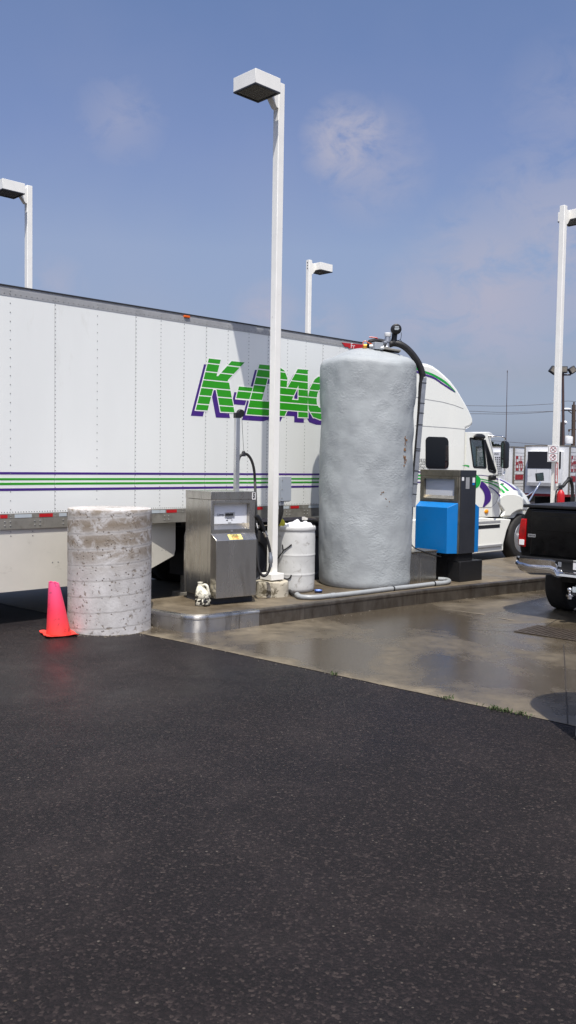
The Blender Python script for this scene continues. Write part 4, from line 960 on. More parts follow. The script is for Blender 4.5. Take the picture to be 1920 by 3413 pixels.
shad.build('logo_shadow', Mt['purple'], bd, ang=0, recalc=False); outl.build('logo_outline', Mt['trailer_white'], bd, ang=0, recalc=False); green_.build('logo', Mt['green'], bd, ang=0, recalc=False)
for a, b in ((0, 24), (130, 175), (554, 588), (852, 874), (967, 995)):
    x0, x1 = T.pl(a, 1720)[0], T.pl(b, 1720)[0]; mb = MB(); mb.box(x0, x1, -.0085, -.0062, ZM+.004, ZB-.012); mb.build('reflective_tape', Mt['red'], tr)
for a, b in ((48, 105), (196, 221), (505, 550), (920, 962), (1027, 1066)):
    x0, x1 = T.pl(a, 1720)[0], T.pl(b, 1720)[0]; mb = MB(); mb.box(x0, x1, -.0085, -.0062, ZM+.004, ZB-.012); mb.build('reflective_tape', Mt['silver_tape'], tr)
x0, zz = T.pl(612, 1054); x1 = T.pl(631, 1056)[0]; mb = MB(); mb.box(x0, x1, -.025, .012, zz-.016, zz+.014); mb.build('marker_light', Mt['orange'], tr, bevel=.006)
c4 = lambda x, y: T.pl(1000+x/2.898, 1050+y/2.898)
pb_ = [c4(*q) for q in ((400, 266), (640, 290), (640, 330), (470, 322), (458, 308), (430, 306))]
mb = MB(); mb.prism(pb_, -.012, -.005); bg2 = mb.build('maker_badge', Mt['red'], tr)
mb = MB(); c = c4(505, 302); text_mb(mb, 'Fr', .13, lambda u, v: V((c[0]+u, -.0125, c[1]+v))); mb.build('lettering', Mt['sign_white'], bg2, ang=0)
# side skirt: flat, then kicked inwards and cut up at its front end
xa = T.pl(405, 1930)[0]; xb_ = T.pl(596, 1800, .1)[0]
mb = MB(); sec = []
zc_ = T.pl(507, 1874, .06)[1]; zd_ = T.pl(585, 1848, .12)[1]
for x, y, zl in ((XR+.4, .012, ZS), (xa, .012, ZS), ((xa+xb_)/2, .08, (ZS+zd_)/2-.03), (xb_-.03, .17, zd_-.02), (xb_, .18, zd_+.06)):
    sec.append([V((x, y, zl)), V((x, y+.02, zl)), V((x, y+.02, ZL+.01)), V((x, y, ZL+.01))])
mb.loft(sec); sk_ = mb.build('side_skirt', Mt['skirt'], tr, ang=30)
mb = MB(); mb.loft([[V((q.x, WT-q.y, q.z)) for q in s_] for s_ in sec]); mb.build('side_skirt', Mt['skirt'], tr, ang=30)
mb = MB()
for px, py in ((36, 1773), (36, 1786), (109, 1771), (109, 1785), (175, 1874), (194, 1873), (540, 1834), (552, 1834)):
    x, z = T.pl(px, py, .012); rivet(x, z, .009, .0115)
mb.build('rivets', Mt['rivet'], sk_, ang=0)
mb = MB()
for y in (.45, WT-.45): mb.box(-1.15, -1.03, y-.06, y+.06, .1, ZL+.02); mb.box(-1.25, -.93, y-.14, y+.14, .02, .1)
mb.box(-1.12, -1.06, .4, WT-.4, .75, .81); mb.build('landing_gear', Mt['rail_dark'], tr)
def wheel(par, x, y, R=.515, w=.27, face=-1, name='wheel', rimm='alu'):
    mb = MB(); prof = [(R*.62, -w*.42), (R*.66, -w*.5), (R*.9, -w*.5), (R*.975, -w*.42), (R, -w*.3), (R, w*.3), (R*.975, w*.42), (R*.9, w*.5), (R*.66, w*.5), (R*.62, w*.42)]
    mb.lathe(prof, 48, (x, y, R), 'y'); o = mb.build(name, Mt['tyre'], par, ang=40)
    mb = MB(); f = face; R_ = R*.625
    mb.lathe([(R_, f*w*.43), (R_*.97, f*w*.47), (R_*.93, f*w*.43), (R_*.88, f*w*.2), (R_*.8, f*w*.16), (R_*.62, f*w*.27), (R_*.52, f*w*.3), (R_*.48, f*w*.31), (R_*.42, f*w*.32), (R_*.4, f*w*.55), (R_*.2, f*w*.58)], 48, (x, y, R), 'y'); rm = mb.build('rim', Mt[rimm], o, ang=35)
    mb = MB()
    for k in range(10):
        a = 2*pi*k/10+.2; c = V((x+R_*.72*cos(a), y+f*w*.225, R+R_*.72*sin(a)))
        mb.lathe([(R_*.098, -.012), (R_*.098, .012)], 12, c, 'y')
        a += .31; c = V((x+R_*.46*cos(a), y+f*w*.33, R+R_*.46*sin(a))); mb.lathe([(R_*.03, -.02), (R_*.03, .02)], 6, c, 'y')
    mb.build('hand_hole', Mt['black'], rm)
    return o
for x in (XR+1.2, XR+2.5):
    for y in (.2, .55, WT-.55, WT-.2): wheel(tr, x, y, face=-1 if y < 1 else 1)

# ================================================================== TRACTOR
Kf = Fr(T.w(5, 0), 45.8)
tk_ = thing('semi_truck', 'white sleeper cab truck with purple and green swooshes coupled to the trailer', 'truck', (Kf.o.x, Kf.o.y, 0), Kf.rz)
c6 = lambda x, y: (1360+x/2.5875, 1180+y/2.5875)
c7 = lambda x, y: (1500+x/3.45, 1400+y/3.45)
c8 = lambda x, y: (1400+x/2.787, 1650+y/2.787)
ch = lambda x, y: (1600+x/7.245, 1460+y/7.245)
cw = lambda x, y: (1540+x/7.245, 1680+y/7.245)
WB = 2.5; tracts = []
roof = [(20, 50), (105, 76), (150, 82), (200, 101), (250, 136), (300, 180), (350, 228), (405, 300), (450, 375), (490, 445), (515, 495), (538, 545), (545, 580), (538, 610), (512, 640)]
rp_ = [Kf.pl(*c6(*q), .12) for q in roof]
xs0 = Kf.pl(1325, 1500, .05)[0]; xs1 = Kf.pl(*c6(503, 800), .05)[0]
rear = [(xs0, .95), (xs0, rp_[0][1]-.28), (xs0+.12, rp_[0][1]-.1)]
poly = rear+rp_+[(xs1, rp_[-1][1]-.03), (xs1, .95)]
mb = MB(); mb.prism(poly, .05, WB-.05); sl_o = mb.build('sleeper', Mt['cab_white'], tk_, bevel=.11, seg=5, ang=50)
# cab sides with window openings
cabp = [Kf.pl(*q, .06) for q in (c7(195, 140), c7(440, 148), c7(455, 190), c7(548, 610), c7(560, 720), c7(560, 860), c7(545, 940), c7(585, 1050), c7(555, 1112), c7(380, 1112), c7(150, 1112))]
cabp = [(xs1+.004, cabp[0][1])]+cabp[1:-1]+[(xs1+.004, cabp[-1][1])]
w1 = [Kf.pl(*c7(*q), .06) for q in ((222, 212), (232, 206), (375, 220), (386, 230), (412, 540), (405, 552), (275, 545), (262, 530))]
w2 = [Kf.pl(*c7(*q), .06) for q in ((392, 232), (402, 232), (524, 585), (518, 604), (500, 608), (450, 590), (432, 560))]
mb = MB(); mb.plate(cabp, [w1, w2], .05, .11); s1_ = mb.build('cab_side', Mt['cab_white'], tk_, bevel=.006, ang=30)
mb = MB(); mb.plate(cabp, [w1, w2], WB-.11, WB-.05); s2_ = mb.build('cab_side', Mt['cab_white'], tk_, bevel=.006, ang=30)
for y0, y1, par in ((.046, .09, s1_), (WB-.09, WB-.046, s2_)):
    for wq in (w1, w2):
        mb = MB(); mb.plate(grow(wq, .012), [grow(wq, -.028)], y0, y1); mb.build('window_seal', Mt['black'], par, ang=0)
        mb = MB(); mb.prism(grow(wq, -.02), (y0+y1)/2-.003, (y0+y1)/2+.003); mb.build('window_pane', Mt['glass'], par, ang=0)
rz_ = cabp[0][1]; xr1, zr1 = cabp[1]; xr2, zr2 = cabp[2]; xwb, zwb = cabp[3]
mb = MB(); mb.box(xs1+.004, xr1-.05, .112, WB-.112, rz_-.07, rz_-.003); mb.build('cab_roof', Mt['cab_white'], tk_, bevel=.02)
vs = [Kf.pl(*c7(*q), .15) for q in ((205, 150), (270, 137), (430, 137), (455, 150), (492, 203), (455, 210), (425, 168))]
mb = MB(); mb.prism(vs, .1, WB-.1); mb.build('sun_visor', Mt['reefer_white'], tk_, bevel=.01)
q = Kf.pl(*c7(350, 192), .0); mb = MB(); mb.ball((q[0], .02, q[1]), .2, 8, (1, .25, .32)); mb.build('roof_marker', Mt['black'], tk_)
mb = MB(); mb.loft([[V((xr2-.02, .13, zr2+.02)), V((xwb-.01, .13, zwb)), V((xwb-.03, .13, zwb)), V((xr2-.05, .13, zr2+.02))], [V((xr2-.02, WB-.13, zr2+.02)), V((xwb-.01, WB-.13, zwb)), V((xwb-.03, WB-.13, zwb)), V((xr2-.05, WB-.13, zr2+.02))]]); mb.build('windshield', Mt['glass'], tk_)
mb = MB(); mb.box(xwb-.35, xwb-.05, .14, WB-.14, .98, zwb-.25); mb.box(xs1+.01, xwb-.05, .14, WB-.14, .95, 1.05); mb.build('dashboard', Mt['plastic_black'], tk_)
for y in (.55, WB-.55):
    mb = MB(); mb.box(xs1+.25, xs1+.72, y-.25, y+.25, 1.25, 1.42); mb.box(xs1+.18, xs1+.3, y-.24, y+.24, 1.42, 2.05); mb.box(xs1+.17, xs1+.27, y-.13, y+.13, 2.08, 2.3); mb.build('seat', Mt['seat'], tk_, bevel=.03)
# hood: lofted, falling towards the nose
hp_ = [Kf.pl(*q, yy) for q, yy in ((c7(545, 590), .25), (ch(560, 850), .3), (ch(640, 890), .35), (ch(750, 945), .4), (ch(860, 1020), .48), (ch(950, 1100), .55), (ch(1020, 1200), .62), (ch(1055, 1300), .7), (ch(1072, 1400), .75))]
hw_ = [1.17, 1.15, 1.12, 1.07, 1.0, .94, .86, .77, .68]
hb = [.95, .95, .95, .9, .88, .85, .8, .8, .82]
rings = []
for (x, z), w, b in zip(hp_, hw_, hb):
    ring = []
    for k in range(33):
        a = pi*k/32; e = 2/3.4
        ring.append(V((x, WB/2-w*math.copysign(abs(cos(a))**e, cos(a)), b+(z-b)*abs(sin(a))**e)))
    rings.append(ring)
xn = hp_[-1][0]
rings.append([V((xn+.05, WB/2+(q.y-WB/2)*.9, .86+(q.z-.86)*.86)) for q in rings[-1]])
mb = MB(); mb.loft(rings); hd_o = mb.build('hood', Mt['cab_white'], tk_, ang=50)
mb = MB(); mb.box(xn-.35, xn+.12, .2, WB-.2, .35, .86); mb.build('front_bumper', Mt['cab_white'], tk_, bevel=.06, seg=3)
mb = MB(); mb.box(xn+.052, xn+.07, WB/2-.5, WB/2+.5, .9, 1.35); mb.build('front_grille', Mt['chrome'], tk_, bevel=.02)
fp = [Kf.pl(*c7(*q), .03) for q in ((600, 1114), (622, 1075), (628, 1045), (590, 1000), (542, 945), (560, 905), (600, 860), (660, 838), (740, 838), (810, 862), (870, 915), (912, 985), (922, 1030), (880, 1050), (850, 1040), (800, 1042), (760, 1058), (720, 1085), (695, 1116))]
for y0, y1 in ((.03, .62), (WB-.62, WB-.03)):
    mb = MB(); mb.prism(fp, y0, y1); fo = mb.build('fender', Mt['cab_white'], tk_, bevel=.07, seg=4, ang=55)
    if y0 < 1: fend = fo
xa_, za_ = Kf.pl(*c7(535, 950), .03); xb2, zb2 = Kf.pl(*c7(650, 1116), .03)
mb = MB(); mb.box(xa_, xb2, .087, .5, zb2, za_); mb.build('gap_shade', Mt['black'], tk_)  # black block put in for the shade of the gap behind the fender
xw = Kf.pl(1735, 1790, .12)[0]
wheel(tk_, xw, .2); wheel(tk_, xw, WB-.2, face=1)
mb = MB(); mb.box(xw-.62, xw+.5, .3, WB-.3, .75, 1.0); mb.box(-6.5, xw+.9, .82, 1.02, .62, .9); mb.box(-6.5, xw+.9, 1.5, 1.7, .62, .9); mb.box(-2.2, 1.3, .35, WB-.35, .35, .93); mb.box(xs1-.3, xw-.75, .45, WB-.45, .3, .98); mb.build('chassis', Mt['dark_under'], tk_)
for x in (-5.15, -3.8):
    for y in (.17, .52, WB-.52, WB-.17): wheel(tk_, x, y, face=-1 if y < 1 else 1, rimm='charcoal')  # rims coloured near black for the shade under the trailer
mb = MB(); mb.box(-6.2, -2.9, .3, .72, 1.045, 1.06); mb.box(-6.2, -6.17, .3, .72, .35, 1.05); mb.build('mud_guard', Mt['black'], tk_)
x, z = Kf.pl(878, 1782, .3); mb = MB(); mb.box(x-.1, x+.1, .3, .36, z-.05, z+.03); mb.build('tail_light', Mt['red_rail'], tk_)
# rocker fairing, steps
rk = [Kf.pl(*q, .03) for q in (cw(-400, 330), cw(520, 325), cw(700, 345), cw(960, 352), cw(1190, 370), cw(1165, 440), cw(1080, 650), cw(1030, 850), cw(1005, 950), cw(1000, 1130), cw(930, 1140), cw(-400, 1120))]
x_l = xs0+.3; rk[0] = (x_l, rk[0][1]); rk[-1] = (x_l, rk[-2][1])
mb = MB(); mb.prism(rk, .03, .5); rko = mb.build('step_fairing', Mt['cab_white'], tk_, bevel=.02, ang=40)
def rect(nm, m, a, b, y, dy, par, bev=0):
    p, q = Kf.pl(*a, y), Kf.pl(*b, y); mb = MB(); mb.box(min(p[0], q[0]), max(p[0], q[0]), y-dy, y, min(p[1], q[1]), max(p[1], q[1])); return mb.build(nm, m, par, bevel=bev)
def band(nm, m, xa, xb_, ya, yb_, yref, dy, par, bev=0):
    z1, z0 = Kf.pl(*cw(yref, ya), .0295)[1], Kf.pl(*cw(yref, yb_), .0295)[1]; x0_, x1_ = Kf.pl(*cw(xa, ya), .0295)[0], Kf.pl(*cw(xb_, ya), .0295)[0]
    mb = MB(); mb.box(x0_, x1_, .0295-dy, .0295, z0, z1); return mb.build(nm, m, par, bevel=bev)
band('step_tread', Mt['rail'], 60, 930, 408, 460, 700, .004, rko); band('recess_shade', Mt['black'], 60, 915, 500, 584, 700, .003, rko, .0)  # the black band is raised, its colour stands for shade in a step groove
band('step_tread', Mt['rail'], 60, 952, 978, 1032, 700, .03, rko, .004)
p, q = Kf.pl(*cw(-100, 1255), .03), Kf.pl(*cw(968, 1145), .03); mb = MB(); mb.box(x_l, q[0], .06, .5, p[1], q[1]+.02); mb.build('lower_step', Mt['alu'], tk_, bevel=.006)
a = Kf.pl(*cw(585, 180), .05); mb = MB(); mb.ball((a[0], .045, a[1]), .075, 8, (1, .3, .62)); mb.build('side_marker', Mt['amber'], tk_)
# seams and windows of the sleeper
mb = MB(); pwin = [Kf.pl(*c6(*q), .05) for q in ((150, 745), (158, 722), (178, 712), (315, 716), (338, 728), (348, 755), (350, 950), (345, 978), (325, 991), (178, 989), (158, 978), (150, 955))]
mb.prism(pwin, .041, .0495); mb.build('sleeper_window', Mt['glass_dark'], sl_o, bevel=.004)
def seam(pts, w=.006):
    mb = MB(); L = [Kf.pl(*c6(*q), .05) for q in pts]
    for i in range(len(L)-1):
        a, b = V(L[i]), V(L[i+1]); d = (b-a).normalized(); n_ = V((-d.y, d.x))*w
        mb.add([(a.x+n_.x, .0488, a.y+n_.y), (b.x+n_.x, .0488, b.y+n_.y), (b.x-n_.x, .0488, b.y-n_.y), (a.x-n_.x, .0488, a.y-n_.y)], [(0, 1, 2, 3)])
    return mb.build('seam', Mt['rail'], sl_o, ang=0)
seam([(20, 360), (95, 378), (150, 390), (300, 415), (400, 442), (478, 472)]); seam([(60, 618), (130, 622), (320, 634), (498, 650)])
mb = MB()
for i, s in enumerate(('740830', '275309', '384722', '1107041')):
    c = Kf.pl(*c6(110, 918+i*23), .05); text_mb(mb, s, .085, lambda u, v: V((c[0]+u*1.1, .0487, c[1]+v)))
mb.build('lettering', Mt['ink'], sl_o, ang=0)
# mirrors and antenna
y1m = -.34; x0m, z0m = Kf.pl(*c7(626, 560), y1m); z1m = Kf.pl(*c7(626, 238), y1m)[1]; y0m = Kf.plx(*c7(578, 400), x0m)[0]
mi = [(y1m, z0m), (y0m, z0m+.03), (y0m-.0, z1m-.04), (y0m-.04, z1m), (y1m+.03, z1m), (y1m, z1m-.05)]
mb = MB(); mb.loft([[V((x0m, y, z)) for y, z in mi], [V((x0m+.1, y, z)) for y, z in mi], [V((x0m+.2, y1m+(y-y1m)*.7+.02, (z0m+z1m)/2+(z-(z0m+z1m)/2)*.9)) for y, z in mi]]); mr = mb.build('mirror', Mt['plastic_black'], tk_, bevel=.02, seg=3)
Mt['mirror_glass'] = mat('mirror_glass', lin(150, 172, 168), .08, metal=.9, var=.05)
zm_ = z0m+(z1m-z0m)*.33
mb = MB(); mb.box(x0m-.004, x0m-.001, y1m+.035, y0m-.03, zm_+.03, z1m-.04); mb.box(x0m-.004, x0m-.001, y1m+.035, y0m-.03, z0m+.03, zm_); mb.build('mirror_glass', Mt['mirror_glass'], mr)
hy = (y0m+y1m)/2; hm = lambda q, y: Kf.p3(*c7(*q), y)
mb = MB(); a = hm((440, 182), .05); mb.tube(smooth_path([a, hm((540, 184), -.1), hm((605, 192), hy), hm((632, 215), hy), hm((634, 245), hy)], 5), .016, 8)
mb.tube(smooth_path([hm((628, 560), hy), hm((624, 605), hy), hm((595, 630), hy), hm((500, 636), .0)], 5), .016, 8); mb.build('mirror_arm', Mt['chrome'], tk_, ang=60)
a, b = hm((446, 690), .02), hm((502, 632), .02); mb = MB(); mb.box(a.x, b.x, -.06, .045, a.z, b.z); mb.build('mirror_bracket', Mt['black'], tk_, bevel=.03)
mb = MB(); a, b = hm((643, 240), hy), Kf.p3(*c6(857, 142), hy-.02); mb.tube([a, a.lerp(b, .1), b], [.012, .009, .005], 6); mb.tube([b-V((0, 0, .04)), b], .009, 6); mb.build('radio_antenna', Mt['mast_brown'], tk_)
ym_ = .35; f1_ = lambda x, y, yy=ym_: Kf.p3(1780+x/9.907, 1440+y/9.907, yy)
cq = [f1_(60, 1365), f1_(315, 1335), f1_(340, 1610), f1_(90, 1630)]
mb = MB(); mb.loft([[q+V((.0, -.0, 0)) for q in cq], [q+V((.05, .05, 0)) for q in cq]]); hm_ = mb.build('hood_mirror', Mt['plastic_black'], tk_, bevel=.012)
cqc = sum(cq, V((0, 0, 0)))/4; mb = MB(); mb.add([cqc+(q-cqc)*.86-V((.004, .004, 0)) for q in cq], [(0, 1, 2, 3)]); mb.build('mirror_glass', Mt['mirror_glass'], hm_, ang=0)
mb = MB(); mb.tube([Kf.p3(*ch(1065, 1395), .55), Kf.p3(*ch(1150, 1380), .45), Kf.p3(*ch(1330, 1260), .38), f1_(200, 1640)], .014, 7); mb.tube([Kf.p3(1762, 1672, .3), f1_(0, 2010, .32), f1_(190, 1700), f1_(205, 1640)], .017, 7); mb.build('hood_mirror_arm', Mt['chrome'], tk_)
# painted swooshes laid on the body surfaces
dg = bpy.context.evaluated_depsgraph_get()
vv = []; ff = []
for o in (sl_o, s1_, hd_o, fend, rko):
    ev = o.evaluated_get(dg); me = ev.to_mesh(); b0 = len(vv); vv += [q.co.copy() for q in me.vertices]; ff += [tuple(i+b0 for i in p.vertices) for p in me.polygons]; ev.to_mesh_clear()
BV = BVHTree.FromPolygons(vv, ff)
def hit(px, py, off):
    o_, d_ = Kf.cam_ray(px, py); h = BV.ray_cast(o_, d_)
    return (h[0]+h[1]*(off if h[1].dot(d_) < 0 else -off)) if h[0] else None
def resample(pts, n):
    P_ = [p.to_2d() for p in smooth_path([V((a, b, 0)) for a, b in pts], 8)]; L = [0]
    for i in range(1, len(P_)): L.append(L[-1]+(P_[i]-P_[i-1]).length)
    out = []; j = 0
    for i in range(n+1):
        s = L[-1]*i/n
        while j < len(L)-2 and L[j+1] < s: j += 1
        k = (s-L[j])/max(L[j+1]-L[j], 1e-9); out.append(P_[j].lerp(P_[j+1], k))
    return out
def decal(a, b, cv, m, par, n=22, off=.004, mm=3):
    A_p, B_p = resample([cv(*q) for q in a], n), resample([cv(*q) for q in b], n); mb = MB(); g_ = []
    for i in range(n+1): g_.append([hit(*A_p[i].lerp(B_p[i], k/mm), off) for k in range(mm+1)])
    for i in range(n):
        for k in range(mm):
            q = [g_[i][k], g_[i+1][k], g_[i+1][k+1], g_[i][k+1]]
            if all(q) and max((q[0]-q[2]).length, (q[1]-q[3]).length) < .35: mb.add(q, [(0, 1, 2, 3)])
    if mb.f: mb.build('swoosh', Mt[m], par, ang=0, recalc=False)
decal([(20, 100), (60, 108), (140, 143), (210, 168), (300, 218), (360, 268), (408, 322)], [(20, 126), (60, 131), (140, 162), (210, 187), (290, 234), (350, 277), (407, 326)], c6, 'green2', sl_o)
decal([(20, 131), (60, 138), (140, 169), (220, 197), (300, 250), (360, 290), (408, 328)], [(20, 148), (60, 156), (140, 186), (220, 213), (300, 266), (360, 305), (408, 333)], c6, 'purple', sl_o)
decal([(180, 700), (230, 640), (290, 622), (340, 660), (352, 705)], [(180, 702), (220, 770), (275, 790), (330, 760), (350, 710)], c7, 'green2', s1_, mm=6, off=.005)
decal([(358, 700), (405, 735), (445, 790), (468, 860), (460, 930), (390, 1000)], [(338, 765), (372, 805), (392, 850), (396, 905), (385, 960), (372, 1000)], c7, 'purple', s1_, off=.006)
decal([(320, 632), (380, 632), (450, 642)], [(320, 637), (380, 638), (450, 648)], c7, 'purple', s1_, mm=1)
decal([(335, 955), (430, 975), (530, 1015), (640, 1070), (730, 1130), (800, 1180), (920, 1270)], [(335, 985), (420, 1005), (520, 1040), (620, 1095), (700, 1150), (760, 1200), (812, 1248)], ch, 'purple', hd_o)
decal([(-40, 965), (60, 985), (180, 1010), (290, 1035), (400, 1065), (500, 1105), (600, 1175), (705, 1268)], [(-40, 985), (60, 1005), (180, 1030), (290, 1060), (400, 1090), (500, 1135), (570, 1195), (652, 1288)], ch, 'green2', hd_o)
decal([(30, 1030), (150, 1055), (260, 1085), (370, 1130), (470, 1190), (550, 1250), (610, 1310)], [(30, 1045), (150, 1080), (260, 1115), (360, 1160), (450, 1220), (520, 1285), (565, 1342)], ch, 'green2', hd_o)
decal([(175, 1158), (260, 1190), (350, 1245), (430, 1315), (505, 1388)], [(190, 1170), (260, 1210), (340, 1268), (410, 1340), (475, 1424)], ch, 'purple', s1_)
decal([(300, 1001), (400, 1001), (470, 1001)], [(300, 1006), (400, 1006), (470, 1006)], c7, 'rail', s1_, mm=1)
decal([(470, 1001), (520, 955), (548, 890), (560, 800), (562, 730)], [(474, 1005), (525, 957), (553, 890), (565, 800), (567, 730)], c7, 'rail', s1_, mm=1)
decal([(140, 522), (180, 516), (220, 522)], [(140, 524), (185, 530), (220, 543)], c7, 'green2', sl_o, mm=1)
decal([(975, 1330), (1005, 1322), (1035, 1330)], [(980, 1415), (1005, 1412), (1035, 1415)], ch, 'silver_tape', hd_o)
decal([(495, 1098), (535, 1094), (572, 1094)], [(495, 1128), (535, 1126), (572, 1126)], ch, 'ink', hd_o, mm=1)
for py, py2, m in ((1571, 1575, 'purple'), (1582, 1587, 'green2'), (1592, 1597, 'green2'), (1605, 1609, 'purple')):
    decal([(1384, py), (1398, py), (1412, py)], [(1384, py2), (1398, py2), (1412, py2)], lambda x, y: (x, y), m, sl_o, mm=1, n=6)

# ================================================================== PICKUP
wt = gp(1862, 2027); ap = 42.; fwd = V((sin(radians(ap)), cos(radians(ap)), 0)); rgt = V((cos(radians(ap)), -sin(radians(ap)), 0))
base = wt-fwd*1.12; dl = ray(1722, 1870); 
# slide sideways until the bumper corner falls at px 1722
k = (dl.x/dl.y); s_ = (k*base.y-base.x)/(rgt.x-k*rgt.y); bo = base+rgt*s_; bo.z = 0
Pk = Fr((bo.x, bo.y), ap+90)          # x to the right of the truck, y forward, z up
pk = thing('pickup_truck', 'black pickup truck with chrome rear bumper cut off by the right edge', 'pickup truck', (bo.x, bo.y, 0), Pk.rz)
cp6 = lambda x, y: (1700+x/6.132, 1640+y/6.132)
WP = 2.0
zl = lambda x, y, yy=0.: Pk.pl(*cp6(x, y), yy)
ztg, zbt = zl(600, 330, .12)[1], zl(600, 1330, .12)[1]
xl = zl(200, 1000, .12)[0]; xt_ = zl(355, 320, .12)[0]
# bed: section across, tumblehome at the shoulder
def bed_sec(y, f=1.):
    L = [(xl+.03, zbt-.02), (xl, zbt+.1), (xl-.012, zbt+.35), (xl, ztg-.25), (xl+.05, ztg-.1), (xt_, ztg)]
    R = [(WP-q[0], q[1]) for q in L[::-1]]
    return [V((x, y, z)) for x, z in L+R]
mb = MB(); mb.loft([bed_sec(.12), bed_sec(.2), bed_sec(2.1)]); bed = mb.build('bed', Mt['pickup_black'], pk, bevel=.025, seg=3, ang=40)
tg0, tg1 = zl(350, 350, .11)[0], None
mb = MB(); x0 = xl+.17; mb.box(x0, WP-x0, .09, .125, zbt+.02, ztg-.03); tgate = mb.build('tailgate', Mt['pickup_black'], pk, bevel=.02, seg=3)
mb = MB(); mb.box(x0+.1, WP-x0-.1, .082, .0895, ztg-.3, ztg-.1); mb.build('tailgate_panel', Mt['pickup_black'], tgate, bevel=.006, seg=3)
mb = MB(); mb.box(xt_-.06, WP-xt_+.06, .1, 2.0, ztg+.002, ztg+.045); mb.build('bed_cover', Mt['plastic_black'], pk, bevel=.012)
a, b = zl(368, 915, .088), zl(525, 862, .088); mb = MB(); mb.box(a[0], b[0], .084, .0895, a[1], b[1]); bdg = mb.build('badge', Mt['alu'], tgate)
mb = MB()
for i in range(5): x = a[0]+(b[0]-a[0])*(.12+.17*i); mb.box(x, x+(b[0]-a[0])*.1, .0825, .0838, a[1]+.012, b[1]-.012)
mb.build('badge_print', Mt['ink'], bdg)
a, b = zl(165, 1118, .1), zl(335, 548, .1)
for side in (0, 1):
    f = (lambda x: x) if side == 0 else (lambda x: WP-x)
    pts = [(a[0], a[1]+.02), (a[0]-.004, (a[1]+b[1])/2), (a[0]+.03, b[1]), (b[0], b[1]), (b[0]-.01, a[1])]
    mb = MB(); mb.loft([[V((f(x), .1, z)) for x, z in pts], [V((f(x+.002), .35, z)) for x, z in pts]]); tl_ = mb.build('tail_light', Mt['lamp_red'], pk, bevel=.012, seg=3)
    h = b[1]-a[1]; w = b[0]-a[0]; mb = MB(); xx = sorted((f(a[0]+w*.12), f(a[0]+w*.8))); mb.box(xx[0], xx[1], .0955, .0995, a[1]+h*.08, a[1]+h*.27); mb.build('reverse_lamp', Mt['cap_white'], tl_, bevel=.006)
# chrome bumper with the dropped middle
def zbz(x, y): return zl(x, y, .0)
e = [zbz(120, 1320), zbz(880, 1385), zbz(1010, 1605), zbz(1340, 1665)]
bt = [zbz(165, 1600)[1], zbz(460, 1700)[1], zbz(940, 1745)[1], zbz(1340, 1760)[1]]
xm = WP/2
sec = []
stations = [(e[0][0]-.05, e[0][1], bt[0]+.04, .1), (e[0][0]+.03, e[0][1], bt[0], .02), (e[0][0]+.2, e[0][1]-.004, bt[1], -.0), (e[1][0]-.03, e[1][1], bt[2]+.02, -.02), (e[1][0]+.03, e[1][1]-.015, bt[2], -.02), (e[2][0]-.02, e[2][1]+.02, bt[2]-.01, -.02), (e[2][0]+.05, e[2][1], bt[3], -.02), (xm, e[2][1]-.005, bt[3], -.02)]
stations += [(2*xm-x, a_, b_, c_) for x, a_, b_, c_ in stations[-2::-1]]
for x, zt_, zb_, y in stations:
    mid = zb_+(zt_-zb_)*.52
    sec.append([V((x, y+.03, zt_)), V((x, y+.01, zt_-.012)), V((x, y+.018, mid+.02)), V((x, y-.012, mid)), V((x, y-.016, mid-.03)), V((x, y+.0, zb_+.03)), V((x, y+.05, zb_)), V((x, y+.12, zb_)), V((x, y+.14, zt_-.01))])
mb = MB(); mb.loft(sec); mb.build('rear_bumper', Mt['chrome'], pk, ang=28)
mb = MB(); mb.box(e[1][0]-.02, WP-e[1][0]+.02, .035, .06, e[2][1]-.03, e[1][1]+.0); stp = mb.build('step_pad', Mt['plastic_black'], pk, bevel=.01)
mb = MB(); mb.box(e[0][0]+.04, WP-e[0][0]-.04, .02, .3, e[0][1]-.02, e[0][1]+.012); mb.build('bumper_top', Mt['plastic_black'], pk, bevel=.005)
a, b = zl(985, 1525, .03), zl(1055, 1425, .03); mb = MB(); mb.box(a[0], b[0], .022, .034, a[1], b[1]); mb.build('plate_lamp', Mt['zinc'], stp, bevel=.008)
a = zl(1290, 1590, .03); b = zl(1290, 1400, .03); pw = (b[1]-a[1])*2
mb = MB(); mb.box(a[0], a[0]+pw, .02, .0345, a[1], b[1]); lp = mb.build('license_plate', Mt['sign_white'], pk, bevel=.004)
mb = MB(); text_mb(mb, 'A', (b[1]-a[1])*.86, lambda u, v: V((a[0]+.065+u*.6, .0193, (a[1]+b[1])/2+v)), off=.006); mb.build('lettering', Mt['ink'], lp, ang=0)
# hitch and ball
hb_ = lambda x, y: Pk.p3(*cp6(x, y), -.05)
c = hb_(1222, 2000); mb = MB(); mb.tube([hb_(1222, 2185), hb_(1222, 2140)], .028, 12); mb.tube([hb_(1222, 2130), hb_(1222, 2105), hb_(1222, 2085)], [.05, .05, .03], 16); mb.tube([hb_(1222, 2085), hb_(1222, 2040)], .02, 12); mb.ball(hb_(1222, 1995), .032, 8); hbl = mb.build('hitch_ball', Mt['chrome'], pk, ang=50)
p, q = hb_(1240, 2125), hb_(1390, 1850); mb = MB(); mb.prism([(p.x-.03, p.z), (q.x-.02, q.z), (q.x+.1, q.z), (q.x+.1, p.z)], -.03, .5); mb.build('hitch_bar', Mt['plastic_black'], pk, bevel=.006)
p, q = hb_(1265, 2050), hb_(1345, 1945); mb = MB(); mb.box(p.x, q.x, -.034, -.031, p.z, q.z); mb.build('hitch_sticker', Mt['silver_tape'], pk)
wx = Pk.loc(wt).x; Rw = .4
